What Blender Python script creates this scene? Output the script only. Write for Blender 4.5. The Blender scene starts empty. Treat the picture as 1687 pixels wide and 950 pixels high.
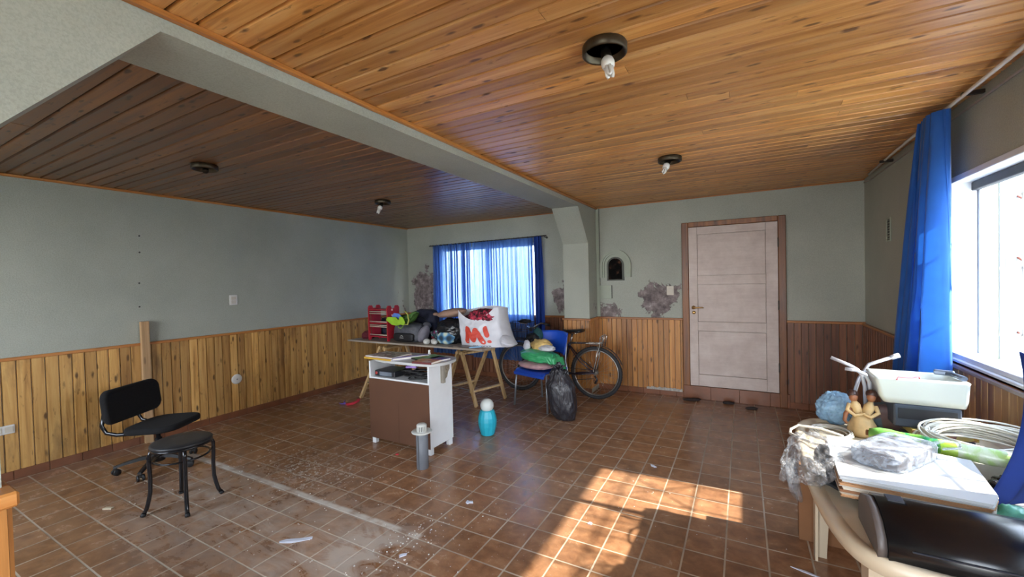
import bpy, bmesh, math, random
from mathutils import Vector, Matrix, noise, Euler
random.seed(7)
C = bpy.context.scene.collection
scene = bpy.context.scene

# ---------------------------------------------------------------- camera, light, exposure
yaw, pitch, roll = -0.505299, -0.0197666, -0.0243132
F_PX = 687.04
cy_, sy_ = math.cos(yaw), math.sin(yaw)
fw = Vector((sy_*math.cos(pitch), cy_*math.cos(pitch), math.sin(pitch)))
rt = Vector((cy_, -sy_, 0)); up = rt.cross(fw)
rt2 = rt*math.cos(roll) + up*math.sin(roll); up2 = -rt*math.sin(roll) + up*math.cos(roll)
cd = bpy.data.cameras.new('camera'); cam = bpy.data.objects.new('camera', cd); C.objects.link(cam)
M3 = Matrix((rt2, up2, -fw)).transposed()
cam.matrix_world = Matrix.Translation((0, 0, 1.5)) @ M3.to_4x4()
cd.sensor_width = 36; cd.sensor_fit = 'HORIZONTAL'; cd.lens = F_PX/1687*36; cd.clip_start = .05
scene.camera = cam

scene.view_settings.view_transform = 'Standard'; scene.view_settings.look = 'None'
scene.view_settings.gamma = 1; scene.view_settings.use_curve_mapping = False
scene.view_settings.exposure = 1.05

SUN_DIR = Vector((-1.12, -0.05, -1.0))
sd = bpy.data.lights.new('sun', 'SUN'); sd.energy = 8.5; sd.angle = math.radians(0.9); sd.color = (1.0, .93, .80)
sun = bpy.data.objects.new('sun', sd); C.objects.link(sun)
sun.rotation_euler = SUN_DIR.to_track_quat('-Z', 'Y').to_euler(); sun.location = (6, 3, 6)

world = bpy.data.worlds.new('sky'); scene.world = world; world.use_nodes = True
wn = world.node_tree.nodes; wl = world.node_tree.links; wn.clear()
tc = wn.new('ShaderNodeTexCoord'); sx = wn.new('ShaderNodeSeparateXYZ'); cr = wn.new('ShaderNodeValToRGB')
bg = wn.new('ShaderNodeBackground'); wo = wn.new('ShaderNodeOutputWorld')
cr.color_ramp.elements[0].position = 0.0; cr.color_ramp.elements[0].color = (.95, .97, 1, 1)
cr.color_ramp.elements[1].position = .8; cr.color_ramp.elements[1].color = (.55, .74, 1, 1)
wl.new(tc.outputs['Generated'], sx.inputs[0]); wl.new(sx.outputs['Z'], cr.inputs[0])
wl.new(cr.outputs[0], bg.inputs[0]); bg.inputs[1].default_value = 8.5; wl.new(bg.outputs[0], wo.inputs[0])

def portal(name, loc, rot, sx_, sy2):        # sampling guide in a window opening, gives no light of its own
    l = bpy.data.lights.new(name, 'AREA'); l.shape = 'RECTANGLE'; l.size = sx_; l.size_y = sy2
    l.cycles.is_portal = True
    o = bpy.data.objects.new(name, l); C.objects.link(o); o.location = loc; o.rotation_euler = rot
H2 = math.pi/2
portal('portal_right', (1.33, 1.92, 1.51), (0, H2, 0), 1.07, 3.15)
portal('portal_back', (-3.51, 5.76, 1.46), (-H2, 0, 0), 1.86, 1.18)
portal('portal_front_left', (-3.55, -1.42, 1.45), (H2, 0, 0), 1.9, 1.3)
portal('portal_front_right', (-.3, -1.42, 1.15), (H2, 0, 0), 1.5, 2.1)

# ---------------------------------------------------------------- helpers
def srgb(r, g, b):
    f = lambda c: ((c/255)/12.92 if c/255 <= .04045 else (((c/255)+.055)/1.055)**2.4)
    return (f(r), f(g), f(b), 1)

def box(bm, x0, x1, y0, y1, z0, z1, bev=0, M=None, mi=0, seg=1):
    r = bmesh.ops.create_cube(bm, size=1)
    vs = r['verts']
    for v in vs:
        v.co = Vector(((x0+x1)/2 + v.co.x*(x1-x0), (y0+y1)/2 + v.co.y*(y1-y0), (z0+z1)/2 + v.co.z*(z1-z0)))
    fs = set(f for v in vs for f in v.link_faces)
    if mi:
        for f in fs: f.material_index = mi
    if bev > 0:
        es = list(set(e for v in vs for e in v.link_edges))
        rr = bmesh.ops.bevel(bm, geom=es, offset=bev, segments=seg, affect='EDGES', profile=.5)
        vs = list(set(v for f in rr['faces'] for v in f.verts) | set(v for v in vs if v.is_valid))
    if M is not None:
        for v in vs: v.co = M @ v.co
    return vs

def frame_at(t, ref=None):
    t = t.normalized(); a = ref or (Vector((0, 0, 1)) if abs(t.z) < .9 else Vector((1, 0, 0)))
    u = a.cross(t).normalized(); return u, t.cross(u).normalized()

def tube(bm, pts, r, seg=10, closed=False, caps=True, mi=0, sq=1.0):
    pts = [Vector(p) for p in pts]; n = len(pts); rings = []
    rs = r if isinstance(r, (list, tuple)) else [r]*n
    prev = None
    for i, p in enumerate(pts):
        if closed: t = pts[(i+1) % n] - pts[i-1]
        else: t = pts[min(i+1, n-1)] - pts[max(i-1, 0)]
        if t.length < 1e-9: t = Vector((0, 0, 1))
        t.normalize()
        if prev is None: u, w = frame_at(t)
        else:
            u = prev - t*prev.dot(t)
            u = frame_at(t)[0] if u.length < 1e-6 else u.normalized()
            w = t.cross(u)
        prev = u
        rings.append([bm.verts.new(p + (u*math.cos(a) + w*math.sin(a)*sq)*rs[i]) for a in [2*math.pi*k/seg for k in range(seg)]])
    m = n if closed else n-1
    for i in range(m):
        A, B = rings[i], rings[(i+1) % n]
        for k in range(seg):
            f = bm.faces.new((A[k], A[(k+1) % seg], B[(k+1) % seg], B[k])); f.smooth = True; f.material_index = mi
    if caps and not closed:
        f = bm.faces.new(rings[0][::-1]); f.material_index = mi
        f = bm.faces.new(rings[-1]); f.material_index = mi
    return rings

def lathe(bm, prof, seg=24, M=None, smooth=True, mi=0):
    rings = []
    for (r, z) in prof:
        if r < 1e-6: rings.append([bm.verts.new((0, 0, z))])
        else: rings.append([bm.verts.new((r*math.cos(2*math.pi*k/seg), r*math.sin(2*math.pi*k/seg), z)) for k in range(seg)])
    for A, B in zip(rings, rings[1:]):
        for k in range(seg):
            a0, a1 = A[k % len(A)], A[(k+1) % len(A)]; b0, b1 = B[k % len(B)], B[(k+1) % len(B)]
            vs = []
            for v in (a0, a1, b1, b0):
                if v not in vs: vs.append(v)
            if len(vs) > 2:
                f = bm.faces.new(vs); f.smooth = smooth; f.material_index = mi
    if M is not None:
        for R in rings:
            for v in R: v.co = M @ v.co
    return rings

def prism(bm, poly, z0, z1, M=None, mi=0, bev=0):
    a = [bm.verts.new((x, y, z0)) for x, y in poly]; b = [bm.verts.new((x, y, z1)) for x, y in poly]
    fs = [bm.faces.new(a[::-1]), bm.faces.new(b)]
    n = len(poly)
    for i in range(n): fs.append(bm.faces.new((a[i], a[(i+1) % n], b[(i+1) % n], b[i])))
    for f in fs: f.material_index = mi
    vs = a+b
    if bev:
        es = [e for f in fs[:2] for e in f.edges]
        rr = bmesh.ops.bevel(bm, geom=es, offset=bev, segments=2, affect='EDGES', profile=.5)
        vs = list(set(v for f in rr['faces'] for v in f.verts) | set(v for v in vs if v.is_valid))
    if M is not None:
        for v in vs: v.co = M @ v.co
    return vs

def obj(name, bm, m, parent=None, smooth=None, loc=None, rot=None, label=None, cat=None, group=None, kind=None, recalc=True):
    if recalc: bmesh.ops.recalc_face_normals(bm, faces=bm.faces)
    me = bpy.data.meshes.new(name); bm.to_mesh(me); bm.free()
    for mm in (m if isinstance(m, (list, tuple)) else [m]): me.materials.append(mm)
    if smooth is not None:
        for p in me.polygons: p.use_smooth = smooth
    o = bpy.data.objects.new(name, me); C.objects.link(o)
    if parent: o.parent = parent
    if loc: o.location = loc
    if rot: o.rotation_euler = rot
    tag(o, label, cat, group, kind)
    return o

def tag(o, label=None, cat=None, group=None, kind=None):
    if label: o['label'] = label
    if cat: o['category'] = cat
    if group: o['group'] = group
    if kind: o['kind'] = kind
    return o

def thing(name, label, cat, loc=(0, 0, 0), rz=0, group=None):
    o = bpy.data.objects.new(name, None); C.objects.link(o); o.empty_display_size = .1
    o.location = loc; o.rotation_euler = (0, 0, rz)
    return tag(o, label, cat, group)

def B(): return bmesh.new()
def struct(name, bm, m, parent=None, **k): return obj(name, bm, m, parent, kind='structure', **k)

def fbm(p, oct=4):
    s = 0; a = 1
    for i in range(oct):
        s += a*noise.noise(p); p = p*2.03 + Vector((3.1, 1.7, 5.3)); a *= .5
    return s
def ridge(p, oct=3):
    s = 0; a = 1
    for i in range(oct):
        s += a*(1-2*abs(noise.noise(p))); p = p*1.9 + Vector((7.1, 2.7, 1.3)); a *= .5
    return s

def blob(bm, c, r, sub=4, amp=.15, sc=3.0, rg=0.0, rsc=5.0, zmin=None, seed=0, pw=1.0, zmax=None, M=None, mi=0, shape=None):
    """a lump of cloth or film: ellipsoid pushed about by noise and creases, flattened where it rests"""
    res = bmesh.ops.create_icosphere(bm, subdivisions=sub, radius=1)
    so = Vector((seed*7.3, seed*3.1, seed*5.7)); c = Vector(c)
    for v in res['verts']:
        d = v.co.copy()
        if pw != 1.0:
            d = Vector([math.copysign(abs(q)**pw, q) for q in d])
        k = 1 + amp*fbm(d*sc + so) + rg*ridge(d*rsc + so)
        p = Vector((d.x*r[0]*k, d.y*r[1]*k, d.z*r[2]*k))
        if shape: p = shape(p, d)
        p = p + c
        if zmin is not None and p.z < zmin: p.z = zmin + .002*noise.noise(p*30)
        if zmax is not None and p.z > zmax: p.z = zmax
        v.co = M @ p if M is not None else p
        for f in v.link_faces: f.smooth = True; f.material_index = mi
    return res['verts']

# ---------------------------------------------------------------- materials
def newmat(name):
    m = bpy.data.materials.new(name); m.use_nodes = True; nt = m.node_tree
    return m, nt, nt.nodes['Principled BSDF']

def N(nt, t, **k):
    n = nt.nodes.new(t)
    for a, v in k.items():
        if a == 'inp':
            for kk, vv in v.items(): n.inputs[kk].default_value = vv
        else: setattr(n, a, v)
    return n

def coords(nt, scale=(1, 1, 1)):
    t = N(nt, 'ShaderNodeTexCoord'); mp = N(nt, 'ShaderNodeMapping'); mp.inputs['Scale'].default_value = scale
    nt.links.new(t.outputs['Object'], mp.inputs[0]); return mp.outputs[0]

def noisen(nt, vec, scale, detail=4, rough=.55, dist=0):
    n = N(nt, 'ShaderNodeTexNoise'); n.inputs['Scale'].default_value = scale; n.inputs['Detail'].default_value = detail
    n.inputs['Roughness'].default_value = rough; n.inputs['Distortion'].default_value = dist
    nt.links.new(vec, n.inputs['Vector']); return n.outputs[0]

def ramp(nt, fac, stops, interp='LINEAR'):
    r = N(nt, 'ShaderNodeValToRGB'); r.color_ramp.interpolation = interp
    while len(r.color_ramp.elements) < len(stops): r.color_ramp.elements.new(.5)
    for e, (p, c) in zip(r.color_ramp.elements, stops): e.position = p; e.color = c if len(c) == 4 else (*c, 1)
    nt.links.new(fac, r.inputs[0]); return r.outputs[0]

def mix(nt, fac, a, b, mode='MIX'):
    m = N(nt, 'ShaderNodeMix', data_type='RGBA', blend_type=mode)
    for s, v in ((m.inputs[0], fac), (m.inputs[6], a), (m.inputs[7], b)):
        if isinstance(v, (int, float)): s.default_value = v
        elif isinstance(v, tuple): s.default_value = v
        else: nt.links.new(v, s)
    return m.outputs[2]

def math_(nt, op, a, b=None, clamp=False):
    m = N(nt, 'ShaderNodeMath', operation=op, use_clamp=clamp)
    for s, v in zip(m.inputs, (a, b)):
        if v is None: continue
        if isinstance(v, (int, float)): s.default_value = v
        else: nt.links.new(v, s)
    return m.outputs[0]

def bump(nt, bs, h, strength=.3, dist=.01):
    b = N(nt, 'ShaderNodeBump'); b.inputs['Strength'].default_value = strength; b.inputs['Distance'].default_value = dist
    nt.links.new(h, b.inputs['Height']); nt.links.new(b.outputs[0], bs.inputs['Normal'])

_pm = {}
def pm(name, col, rough=.5, metal=0, var=.12, scale=12, bumps=0, bscale=60, **k):
    """plain procedural material: base colour with a little noise"""
    if name in _pm: return _pm[name]
    m, nt, bs = newmat(name)
    v = coords(nt); n = noisen(nt, v, scale)
    c = col if len(col) == 4 else (*col, 1)
    d = tuple(x*(1-var) for x in c[:3])+(1,); l = tuple(min(1, x*(1+var)) for x in c[:3])+(1,)
    nt.links.new(ramp(nt, n, [(.3, d), (.7, l)]), bs.inputs['Base Color'])
    bs.inputs['Roughness'].default_value = rough; bs.inputs['Metallic'].default_value = metal
    if bumps: bump(nt, bs, noisen(nt, v, bscale), bumps, .004)
    for kk, vv in k.items(): bs.inputs[kk.replace('_', ' ')].default_value = vv
    _pm[name] = m
    return m

def boxmask(nt, xyz, x0, x1, y0, y1, z0, z1, soft=.06):
    """soft box in object space, 1 inside"""
    out = None
    for o, a, b in zip(xyz, (x0, y0, z0), (x1, y1, z1)):
        if a is None: continue
        c = (a+b)/2; h = (b-a)/2
        d = math_(nt, 'ABSOLUTE', math_(nt, 'SUBTRACT', o, c))
        mr = N(nt, 'ShaderNodeMapRange'); mr.inputs['From Min'].default_value = h+soft; mr.inputs['From Max'].default_value = h-soft
        nt.links.new(d, mr.inputs['Value'])
        out = mr.outputs[0] if out is None else math_(nt, 'MULTIPLY', out, mr.outputs[0])
    return out

def sepxyz(nt, v):
    s = N(nt, 'ShaderNodeSeparateXYZ'); nt.links.new(v, s.inputs[0]); return s.outputs

def plaster(name, peel=(), holes=(), stains=()):
    m, nt, bs = newmat(name)
    v = coords(nt); xyz = sepxyz(nt, v)
    base = ramp(nt, noisen(nt, v, 1.6, 5), [(.3, srgb(160, 165, 154)), (.7, srgb(175, 179, 167))])
    speck = ramp(nt, noisen(nt, v, 140, 2), [(.35, (.86, .86, .86, 1)), (.6, (1, 1, 1, 1))])
    base = mix(nt, 1.0, base, speck, 'MULTIPLY')
    for (b_, soft) in stains:
        k = boxmask(nt, xyz, *b_, soft=soft)
        k = math_(nt, 'MULTIPLY', k, .35)
        base = mix(nt, k, base, srgb(118, 116, 106))
    col = base; rgh = .75; hgt = noisen(nt, v, 90, 3)
    pk = None
    for (b_, soft, thr) in peel:
        k = boxmask(nt, xyz, *b_, soft=soft)
        n1 = noisen(nt, v, 5.2, 8, .68, .5)
        s = math_(nt, 'ADD', math_(nt, 'MULTIPLY', k, .42), n1)
        mr = N(nt, 'ShaderNodeMapRange'); mr.inputs['From Min'].default_value = thr; mr.inputs['From Max'].default_value = thr+.015
        nt.links.new(s, mr.inputs['Value'])
        pk = mr.outputs[0] if pk is None else math_(nt, 'MAXIMUM', pk, mr.outputs[0])
    if pk is not None:
        pcol = ramp(nt, noisen(nt, v, 11, 5, .65), [(.32, srgb(78, 70, 70)), (.5, srgb(118, 107, 106)), (.64, srgb(150, 140, 138)), (.72, srgb(190, 184, 180))])
        col = mix(nt, pk, base, pcol)
        hgt = math_(nt, 'SUBTRACT', math_(nt, 'MULTIPLY', hgt, .3), pk)
        bump(nt, bs, hgt, .6, .006)
    else: bump(nt, bs, hgt, .12, .003)
    nt.links.new(col, bs.inputs['Base Color']); bs.inputs['Roughness'].default_value = rgh
    return m

def boardwood(name, grain, tones, rough=.4, coat=0.0, knots=1.0, dirt=None, knotscale=6.0):
    """varnished pine boards; grain = axis index the boards run along; each board (mesh island) has its own tone"""
    m, nt, bs = newmat(name)
    sc = [26, 26, 26]; sc[grain] = 1.3
    v = coords(nt, tuple(sc))
    geo = N(nt, 'ShaderNodeNewGeometry'); rnd = geo.outputs['Random Per Island']
    add = N(nt, 'ShaderNodeVectorMath', operation='ADD')
    comb = N(nt, 'ShaderNodeCombineXYZ')
    for i in range(3): nt.links.new(math_(nt, 'MULTIPLY', rnd, 37.0+11*i), comb.inputs[i])
    nt.links.new(v, add.inputs[0]); nt.links.new(comb.outputs[0], add.inputs[1]); vv = add.outputs[0]
    g = noisen(nt, vv, 1.0, 5, .6, .6)
    c1 = ramp(nt, g, [(.3, tones[0]), (.5, tones[1]), (.72, tones[2])])
    tone = ramp(nt, rnd, [(0, (.66, .62, .58, 1)), (.5, (.92, .92, .92, 1)), (1, (1.16, 1.14, 1.08, 1))])
    c = mix(nt, 1.0, c1, tone, 'MULTIPLY')
    # knots
    ks = [knotscale*2.6]*3; ks[grain] = knotscale*.8
    kv = coords(nt, tuple(ks)); add2 = N(nt, 'ShaderNodeVectorMath', operation='ADD')
    nt.links.new(kv, add2.inputs[0]); nt.links.new(comb.outputs[0], add2.inputs[1])
    vo = N(nt, 'ShaderNodeTexVoronoi'); vo.inputs['Scale'].default_value = 1.0; nt.links.new(add2.outputs[0], vo.inputs['Vector'])
    wob = math_(nt, 'ADD', vo.outputs['Distance'], math_(nt, 'MULTIPLY', noisen(nt, kv, 3, 3), .22))
    kf = ramp(nt, wob, [(.21, (1, 1, 1, 1)), (.31, (0, 0, 0, 1))])
    kf = math_(nt, 'MULTIPLY', kf, knots)
    c = mix(nt, kf, c, tuple(x*.32 for x in tones[0][:3])+(1,))
    fs = [34, 34, 34]; fs[grain] = 9; fl = noisen(nt, coords(nt, tuple(fs)), 1.0, 3, .6, .5)
    c = mix(nt, math_(nt, 'MULTIPLY', ramp(nt, fl, [(.64, (0, 0, 0, 1)), (.70, (1, 1, 1, 1))]), .6*knots), c, tuple(x*.42 for x in tones[0][:3])+(1,))
    if dirt:
        v0 = coords(nt); xyz = sepxyz(nt, v0)
        s = ramp(nt, noisen(nt, coords(nt, dirt[1]), 1.0, 5, .65), [(dirt[2], (0, 0, 0, 1)), (dirt[3], (1, 1, 1, 1))])
        c = mix(nt, math_(nt, 'MULTIPLY', s, dirt[4]), c, dirt[0])
    nt.links.new(c, bs.inputs['Base Color'])
    r = ramp(nt, g, [(.3, (rough*.8,)*3+(1,)), (.7, (rough*1.25,)*3+(1,))]); nt.links.new(r, bs.inputs['Roughness'])
    bs.inputs['Coat Weight'].default_value = coat; bs.inputs['Coat Roughness'].default_value = .25
    bump(nt, bs, g, .15, .002)
    return m

# ---------------------------------------------------------------- room dimensions (metres; x right, y away, z up)
ZC = 2.45; XL = -5.144; XR = 1.108; YB = 5.541; YF = -1.25
BX0, BX1, BZ = -2.085, -1.739, 2.383        # beam and pillars between the two bays
WZ = .979                                   # top of the wainscot
PY = 5.2                                    # front of the far pillar
NPY = .300                                  # back of the near pillar
TILE = .2004

M_left = plaster('sage_plaster_left', peel=[((None, None, 5.30, 5.50, .95, 1.46), .18, .81)], stains=[((None, None, 3.3, 4.0, 1.2, 1.9), .5)])
M_back = plaster('sage_plaster_back', peel=[((-5.08, -4.50, None, None, .95, 1.75), .2, .755), ((-2.46, -2.05, None, None, .95, 1.46), .16, .79),
    ((-1.76, -1.36, None, None, .93, 1.16), .12, .77), ((-1.7, -.66, None, None, .9, 1.0), .08, .83), ((-1.22, -.60, None, None, .95, 1.48), .2, .775), ((-1.42, -1.2, None, None, .95, 1.06), .10, .86)], stains=[((-5.1, -4.4, None, None, .9, 1.9), .3)])
M_sage = plaster('sage_plaster', peel=[((-1.80, -1.735, 5.2, 5.54, .98, 1.38), .12, .79)])
M_white_out = pm('outside_white_wall', srgb(232, 232, 226), .8, var=.05, scale=3)
P1, P2, P3 = srgb(150, 92, 40), srgb(192, 128, 62), srgb(214, 158, 88)
M_ceil = boardwood('varnished_pine_ceiling', 0, (srgb(166, 106, 50), srgb(206, 146, 80), srgb(226, 176, 112)), .36, .2, .95, knotscale=6.5)
M_ceil_shade = boardwood('shaded_pine_ceiling', 0, (srgb(92, 56, 30), srgb(130, 86, 48), srgb(156, 108, 64)), .36, .25, .9, knotscale=6.5)  # same pine as the right bay, its shade put into darker tones
M_wl = boardwood('pine_boards_pale', 2, (srgb(156, 110, 54), srgb(204, 156, 88), srgb(222, 180, 112)), .5, .1, .95, dirt=(srgb(62, 46, 34), (5, 5, 1.6), .56, .72, .5))
M_wb = boardwood('pine_boards_orange', 2, (srgb(140, 88, 38), srgb(182, 124, 62), srgb(200, 146, 82)), .45, .2, .9)
M_wr = boardwood('pine_boards_tan', 2, (srgb(150, 108, 62), srgb(190, 148, 96), srgb(208, 170, 118)), .45, .2, .8)  # paler tan boards on the near stretch of the right wall
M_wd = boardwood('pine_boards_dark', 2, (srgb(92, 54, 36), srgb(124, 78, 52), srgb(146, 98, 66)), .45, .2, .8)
M_trim = boardwood('pine_trim', 1, (srgb(150, 90, 38), srgb(188, 122, 58), srgb(206, 146, 80)), .42, .2, .3)
M_trimx = boardwood('pine_trim_across', 0, (srgb(128, 76, 34), srgb(164, 104, 50), srgb(184, 126, 68)), .42, .2, .3)
M_frame = boardwood('door_frame_wood', 2, (srgb(94, 54, 24), srgb(128, 78, 38), srgb(150, 98, 52)), .4, .1, .6)

# ---- floor tiles
def tilemat():
    m, nt, bs = newmat('brown_floor_tiles')
    v = coords(nt); X, Y, Z = sepxyz(nt, v)
    tx = math_(nt, 'DIVIDE', math_(nt, 'ADD', X, 1.702), TILE); ty = math_(nt, 'DIVIDE', math_(nt, 'SUBTRACT', Y, 2.026), TILE)
    fx = math_(nt, 'SUBTRACT', tx, math_(nt, 'FLOOR', tx)); fy = math_(nt, 'SUBTRACT', ty, math_(nt, 'FLOOR', ty))
    ex = math_(nt, 'ABSOLUTE', math_(nt, 'SUBTRACT', fx, .5)); ey = math_(nt, 'ABSOLUTE', math_(nt, 'SUBTRACT', fy, .5))
    e = math_(nt, 'MAXIMUM', ex, ey)
    gm = N(nt, 'ShaderNodeMapRange'); gm.inputs['From Min'].default_value = .473; gm.inputs['From Max'].default_value = .485; nt.links.new(e, gm.inputs['Value'])
    g = gm.outputs[0]
    idn = N(nt, 'ShaderNodeCombineXYZ'); nt.links.new(math_(nt, 'FLOOR', tx), idn.inputs[0]); nt.links.new(math_(nt, 'FLOOR', ty), idn.inputs[1])
    wn_ = N(nt, 'ShaderNodeTexWhiteNoise', noise_dimensions='3D'); nt.links.new(idn.outputs[0], wn_.inputs['Vector'])
    off = N(nt, 'ShaderNodeVectorMath', operation='ADD'); nt.links.new(v, off.inputs[0])
    sc = N(nt, 'ShaderNodeVectorMath', operation='SCALE'); sc.inputs['Scale'].default_value = 9; nt.links.new(wn_.outputs['Color'], sc.inputs[0]); nt.links.new(sc.outputs[0], off.inputs[1])
    n1 = noisen(nt, off.outputs[0], 11, 6, .62, .3)
    c = ramp(nt, n1, [(.28, srgb(116, 80, 56)), (.5, srgb(144, 104, 74)), (.72, srgb(168, 126, 92))])
    tone = ramp(nt, wn_.outputs['Value'], [(0, (.84, .82, .80, 1)), (1, (1.06, 1.05, 1.04, 1))])
    c = mix(nt, 1.0, c, tone, 'MULTIPLY')
    grout = ramp(nt, noisen(nt, v, 3, 3), [(.3, srgb(142, 124, 104)), (.7, srgb(196, 180, 158))])
    c = mix(nt, g, c, grout)
    # dust and scrapes: a powdery area near the middle left and the line left by a removed partition
    def bm2(x0, x1, y0, y1, soft):
        out = None
        for o_, a, b in ((X, x0, x1), (Y, y0, y1)):
            d = math_(nt, 'ABSOLUTE', math_(nt, 'SUBTRACT', o_, (a+b)/2)); mr = N(nt, 'ShaderNodeMapRange')
            mr.inputs['From Min'].default_value = (b-a)/2+soft; mr.inputs['From Max'].default_value = max((b-a)/2-soft, 0)
            nt.links.new(d, mr.inputs['Value']); out = mr.outputs[0] if out is None else math_(nt, 'MULTIPLY', out, mr.outputs[0])
        return out
    dn = noisen(nt, coords(nt, (2.2, 5, 1)), 1.3, 7, .68, 1.2)
    d1 = math_(nt, 'MULTIPLY', bm2(-3.9, -1.62, 1.15, 1.88, .3), ramp(nt, dn, [(.34, (0, 0, 0, 1)), (.70, (1, 1, 1, 1))]))
    dB = math_(nt, 'MULTIPLY', bm2(-2.15, -1.66, 1.35, 1.86, .12), ramp(nt, dn, [(.34, (0, 0, 0, 1)), (.52, (1, 1, 1, 1))]))
    d2 = math_(nt, 'MULTIPLY', bm2(-5.1, -1.68, 1.815, 1.872, .012), ramp(nt, noisen(nt, v, 7, 5), [(.36, (.25,)*3+(1,)), (.52, (1, 1, 1, 1))]))
    d3 = math_(nt, 'MULTIPLY', bm2(-3.5, -2.75, 1.9, 2.35, .2), ramp(nt, noisen(nt, v, 28, 4, .7), [(.54, (0, 0, 0, 1)), (.6, (1, 1, 1, 1))]))
    d4 = math_(nt, 'MULTIPLY', bm2(-5.2, -3.4, .6, 2.0, .6), ramp(nt, dn, [(.48, (0, 0, 0, 1)), (.75, (.45, .45, .45, 1))]))
    film = math_(nt, 'MULTIPLY', ramp(nt, noisen(nt, v, .9, 4), [(.45, (0, 0, 0, 1)), (.8, (.3, .3, .3, 1))]), 1.0)
    spk = math_(nt, 'MULTIPLY', bm2(-4.6, -1.2, 1.3, 2.9, .5), ramp(nt, noisen(nt, v, 60, 2, .6), [(.69, (0, 0, 0, 1)), (.72, (1, 1, 1, 1))]))
    dk = math_(nt, 'MAXIMUM', math_(nt, 'MULTIPLY', math_(nt, 'MAXIMUM', d1, dB), .62), math_(nt, 'MULTIPLY', d2, .95))
    dk = math_(nt, 'MAXIMUM', dk, math_(nt, 'MULTIPLY', d3, .75)); dk = math_(nt, 'MAXIMUM', dk, math_(nt, 'MULTIPLY', d4, .5))
    dk = math_(nt, 'MAXIMUM', dk, math_(nt, 'MULTIPLY', film, .35)); dk = math_(nt, 'MAXIMUM', dk, math_(nt, 'MULTIPLY', spk, .6))
    c = mix(nt, dk, c, srgb(200, 192, 180))
    nt.links.new(c, bs.inputs['Base Color'])
    rr = ramp(nt, n1, [(.3, (.16,)*3+(1,)), (.7, (.28,)*3+(1,))])
    rr = mix(nt, g, rr, (.7, .7, .7, 1)); rr = mix(nt, dk, rr, (.75, .75, .75, 1)); nt.links.new(rr, bs.inputs['Roughness'])
    h = math_(nt, 'SUBTRACT', math_(nt, 'MULTIPLY', n1, .25), g); bump(nt, bs, h, .35, .003)
    return m
M_floor = tilemat()
bm = B(); box(bm, XL-.2, XR+.2, YF-.2, YB+.2, -.12, 0); struct('floor', bm, M_floor)

# ---- walls
WT = .2
def wall_holes(name, mat, axis, pos, out, a0, a1, z0, z1, holes):
    """wall slab with rectangular openings; axis 'x' = plane x=pos running along y"""
    bm = B(); t0, t1 = sorted((pos, pos+out))
    def bx(a, b, c, d):
        if b-a < 1e-4 or d-c < 1e-4: return
        if axis == 'x': box(bm, t0, t1, a, b, c, d)
        else: box(bm, a, b, t0, t1, c, d)
    cur = a0
    for (h0, h1, k0, k1) in sorted(holes):
        bx(cur, h0, z0, z1); bx(h0, h1, z0, k0); bx(h0, h1, k1, z1); cur = h1
    bx(cur, a1, z0, z1)
    return struct(name, bm, mat)
RW = (.35, 3.50, .972, 2.045)              # right window: y0 y1 z0 z1; unseen near end lengthened to admit more light
BW = (-4.44, -2.58, .87, 2.05)              # back window: x0 x1 z0 z1
wall_holes('wall_left', M_left, 'x', XL, -WT, YF-WT, YB+WT, 0, ZC+.1, [])
wall_holes('wall_right', M_sage, 'x', XR, WT, YF-WT, YB+WT, 0, ZC+.1, [RW])
wall_holes('wall_back', M_back, 'y', YB, WT, XL, XR, 0, ZC+.1, [BW])
wall_holes('wall_front', M_sage, 'y', YF, -WT, XL, XR, 0, ZC+.1, [(-4.5, -2.6, .8, 2.1), (-1.05, .45, .05, 2.15)])  # openings hold the added fill windows

# beam, haunches and the two pillars: one body of plaster between the bays
bm = B()
prof = [(YF, 0), (NPY, 0), (NPY, 1.920), (.695, BZ), (4.848, BZ), (PY, 1.956), (PY, 0), (YB, 0), (YB, ZC+.05), (YF, ZC+.05)]
a = [bm.verts.new((BX0, y, z)) for y, z in prof]; b = [bm.verts.new((BX1, y, z)) for y, z in prof]
bm.faces.new(a); bm.faces.new(b[::-1]); n = len(prof)
for i in range(n): bm.faces.new((a[i], a[(i+1) % n], b[(i+1) % n], b[i]))
bm.normal_update(); bmesh.ops.recalc_face_normals(bm, faces=bm.faces); bmesh.ops.triangulate(bm, faces=[f for f in bm.faces if len(f.verts) > 4], ngon_method='EAR_CLIP')
struct('wall_beam', bm, M_sage)

# ---- ceiling boards (run across the room), backing slab above
def boards_x(bm, x0, x1, y0, y1, z, w=.093):
    y = y0; rnd = random.Random(int(x0*100))
    while y < y1:
        yb = min(y+w, y1); x = x0
        if rnd.random() < .5: cuts = [x0, x0+rnd.uniform(.8, (x1-x0)-.4), x1]
        else: cuts = [x0, x1]
        for xa, xb in zip(cuts, cuts[1:]):
            c = .009; dz = rnd.uniform(0, .002)
            pr = [(y+.0028, z+.011), (y+c, z-dz), (yb-c, z-dz), (yb-.0028, z+.011)]
            A = [bm.verts.new((xa+.001, q, r)) for q, r in pr]; Bv = [bm.verts.new((xb-.001, q, r)) for q, r in pr]
            for i in range(3): bm.faces.new((A[i], A[i+1], Bv[i+1], Bv[i]))
            bm.faces.new(A); bm.faces.new(Bv[::-1]); bm.faces.new((A[3], A[0], Bv[0], Bv[3]))
        y = yb
M_void = pm('dark_gap', srgb(40, 24, 14), .9)
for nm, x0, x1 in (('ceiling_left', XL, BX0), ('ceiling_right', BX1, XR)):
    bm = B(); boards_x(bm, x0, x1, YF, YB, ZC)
    o = struct(nm, bm, M_ceil_shade if nm == 'ceiling_left' else M_ceil)
bm = B(); box(bm, XL-WT, XR+WT, YF-WT, YB+WT, ZC+.012, ZC+.15); struct('ceiling', bm, M_void)

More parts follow.
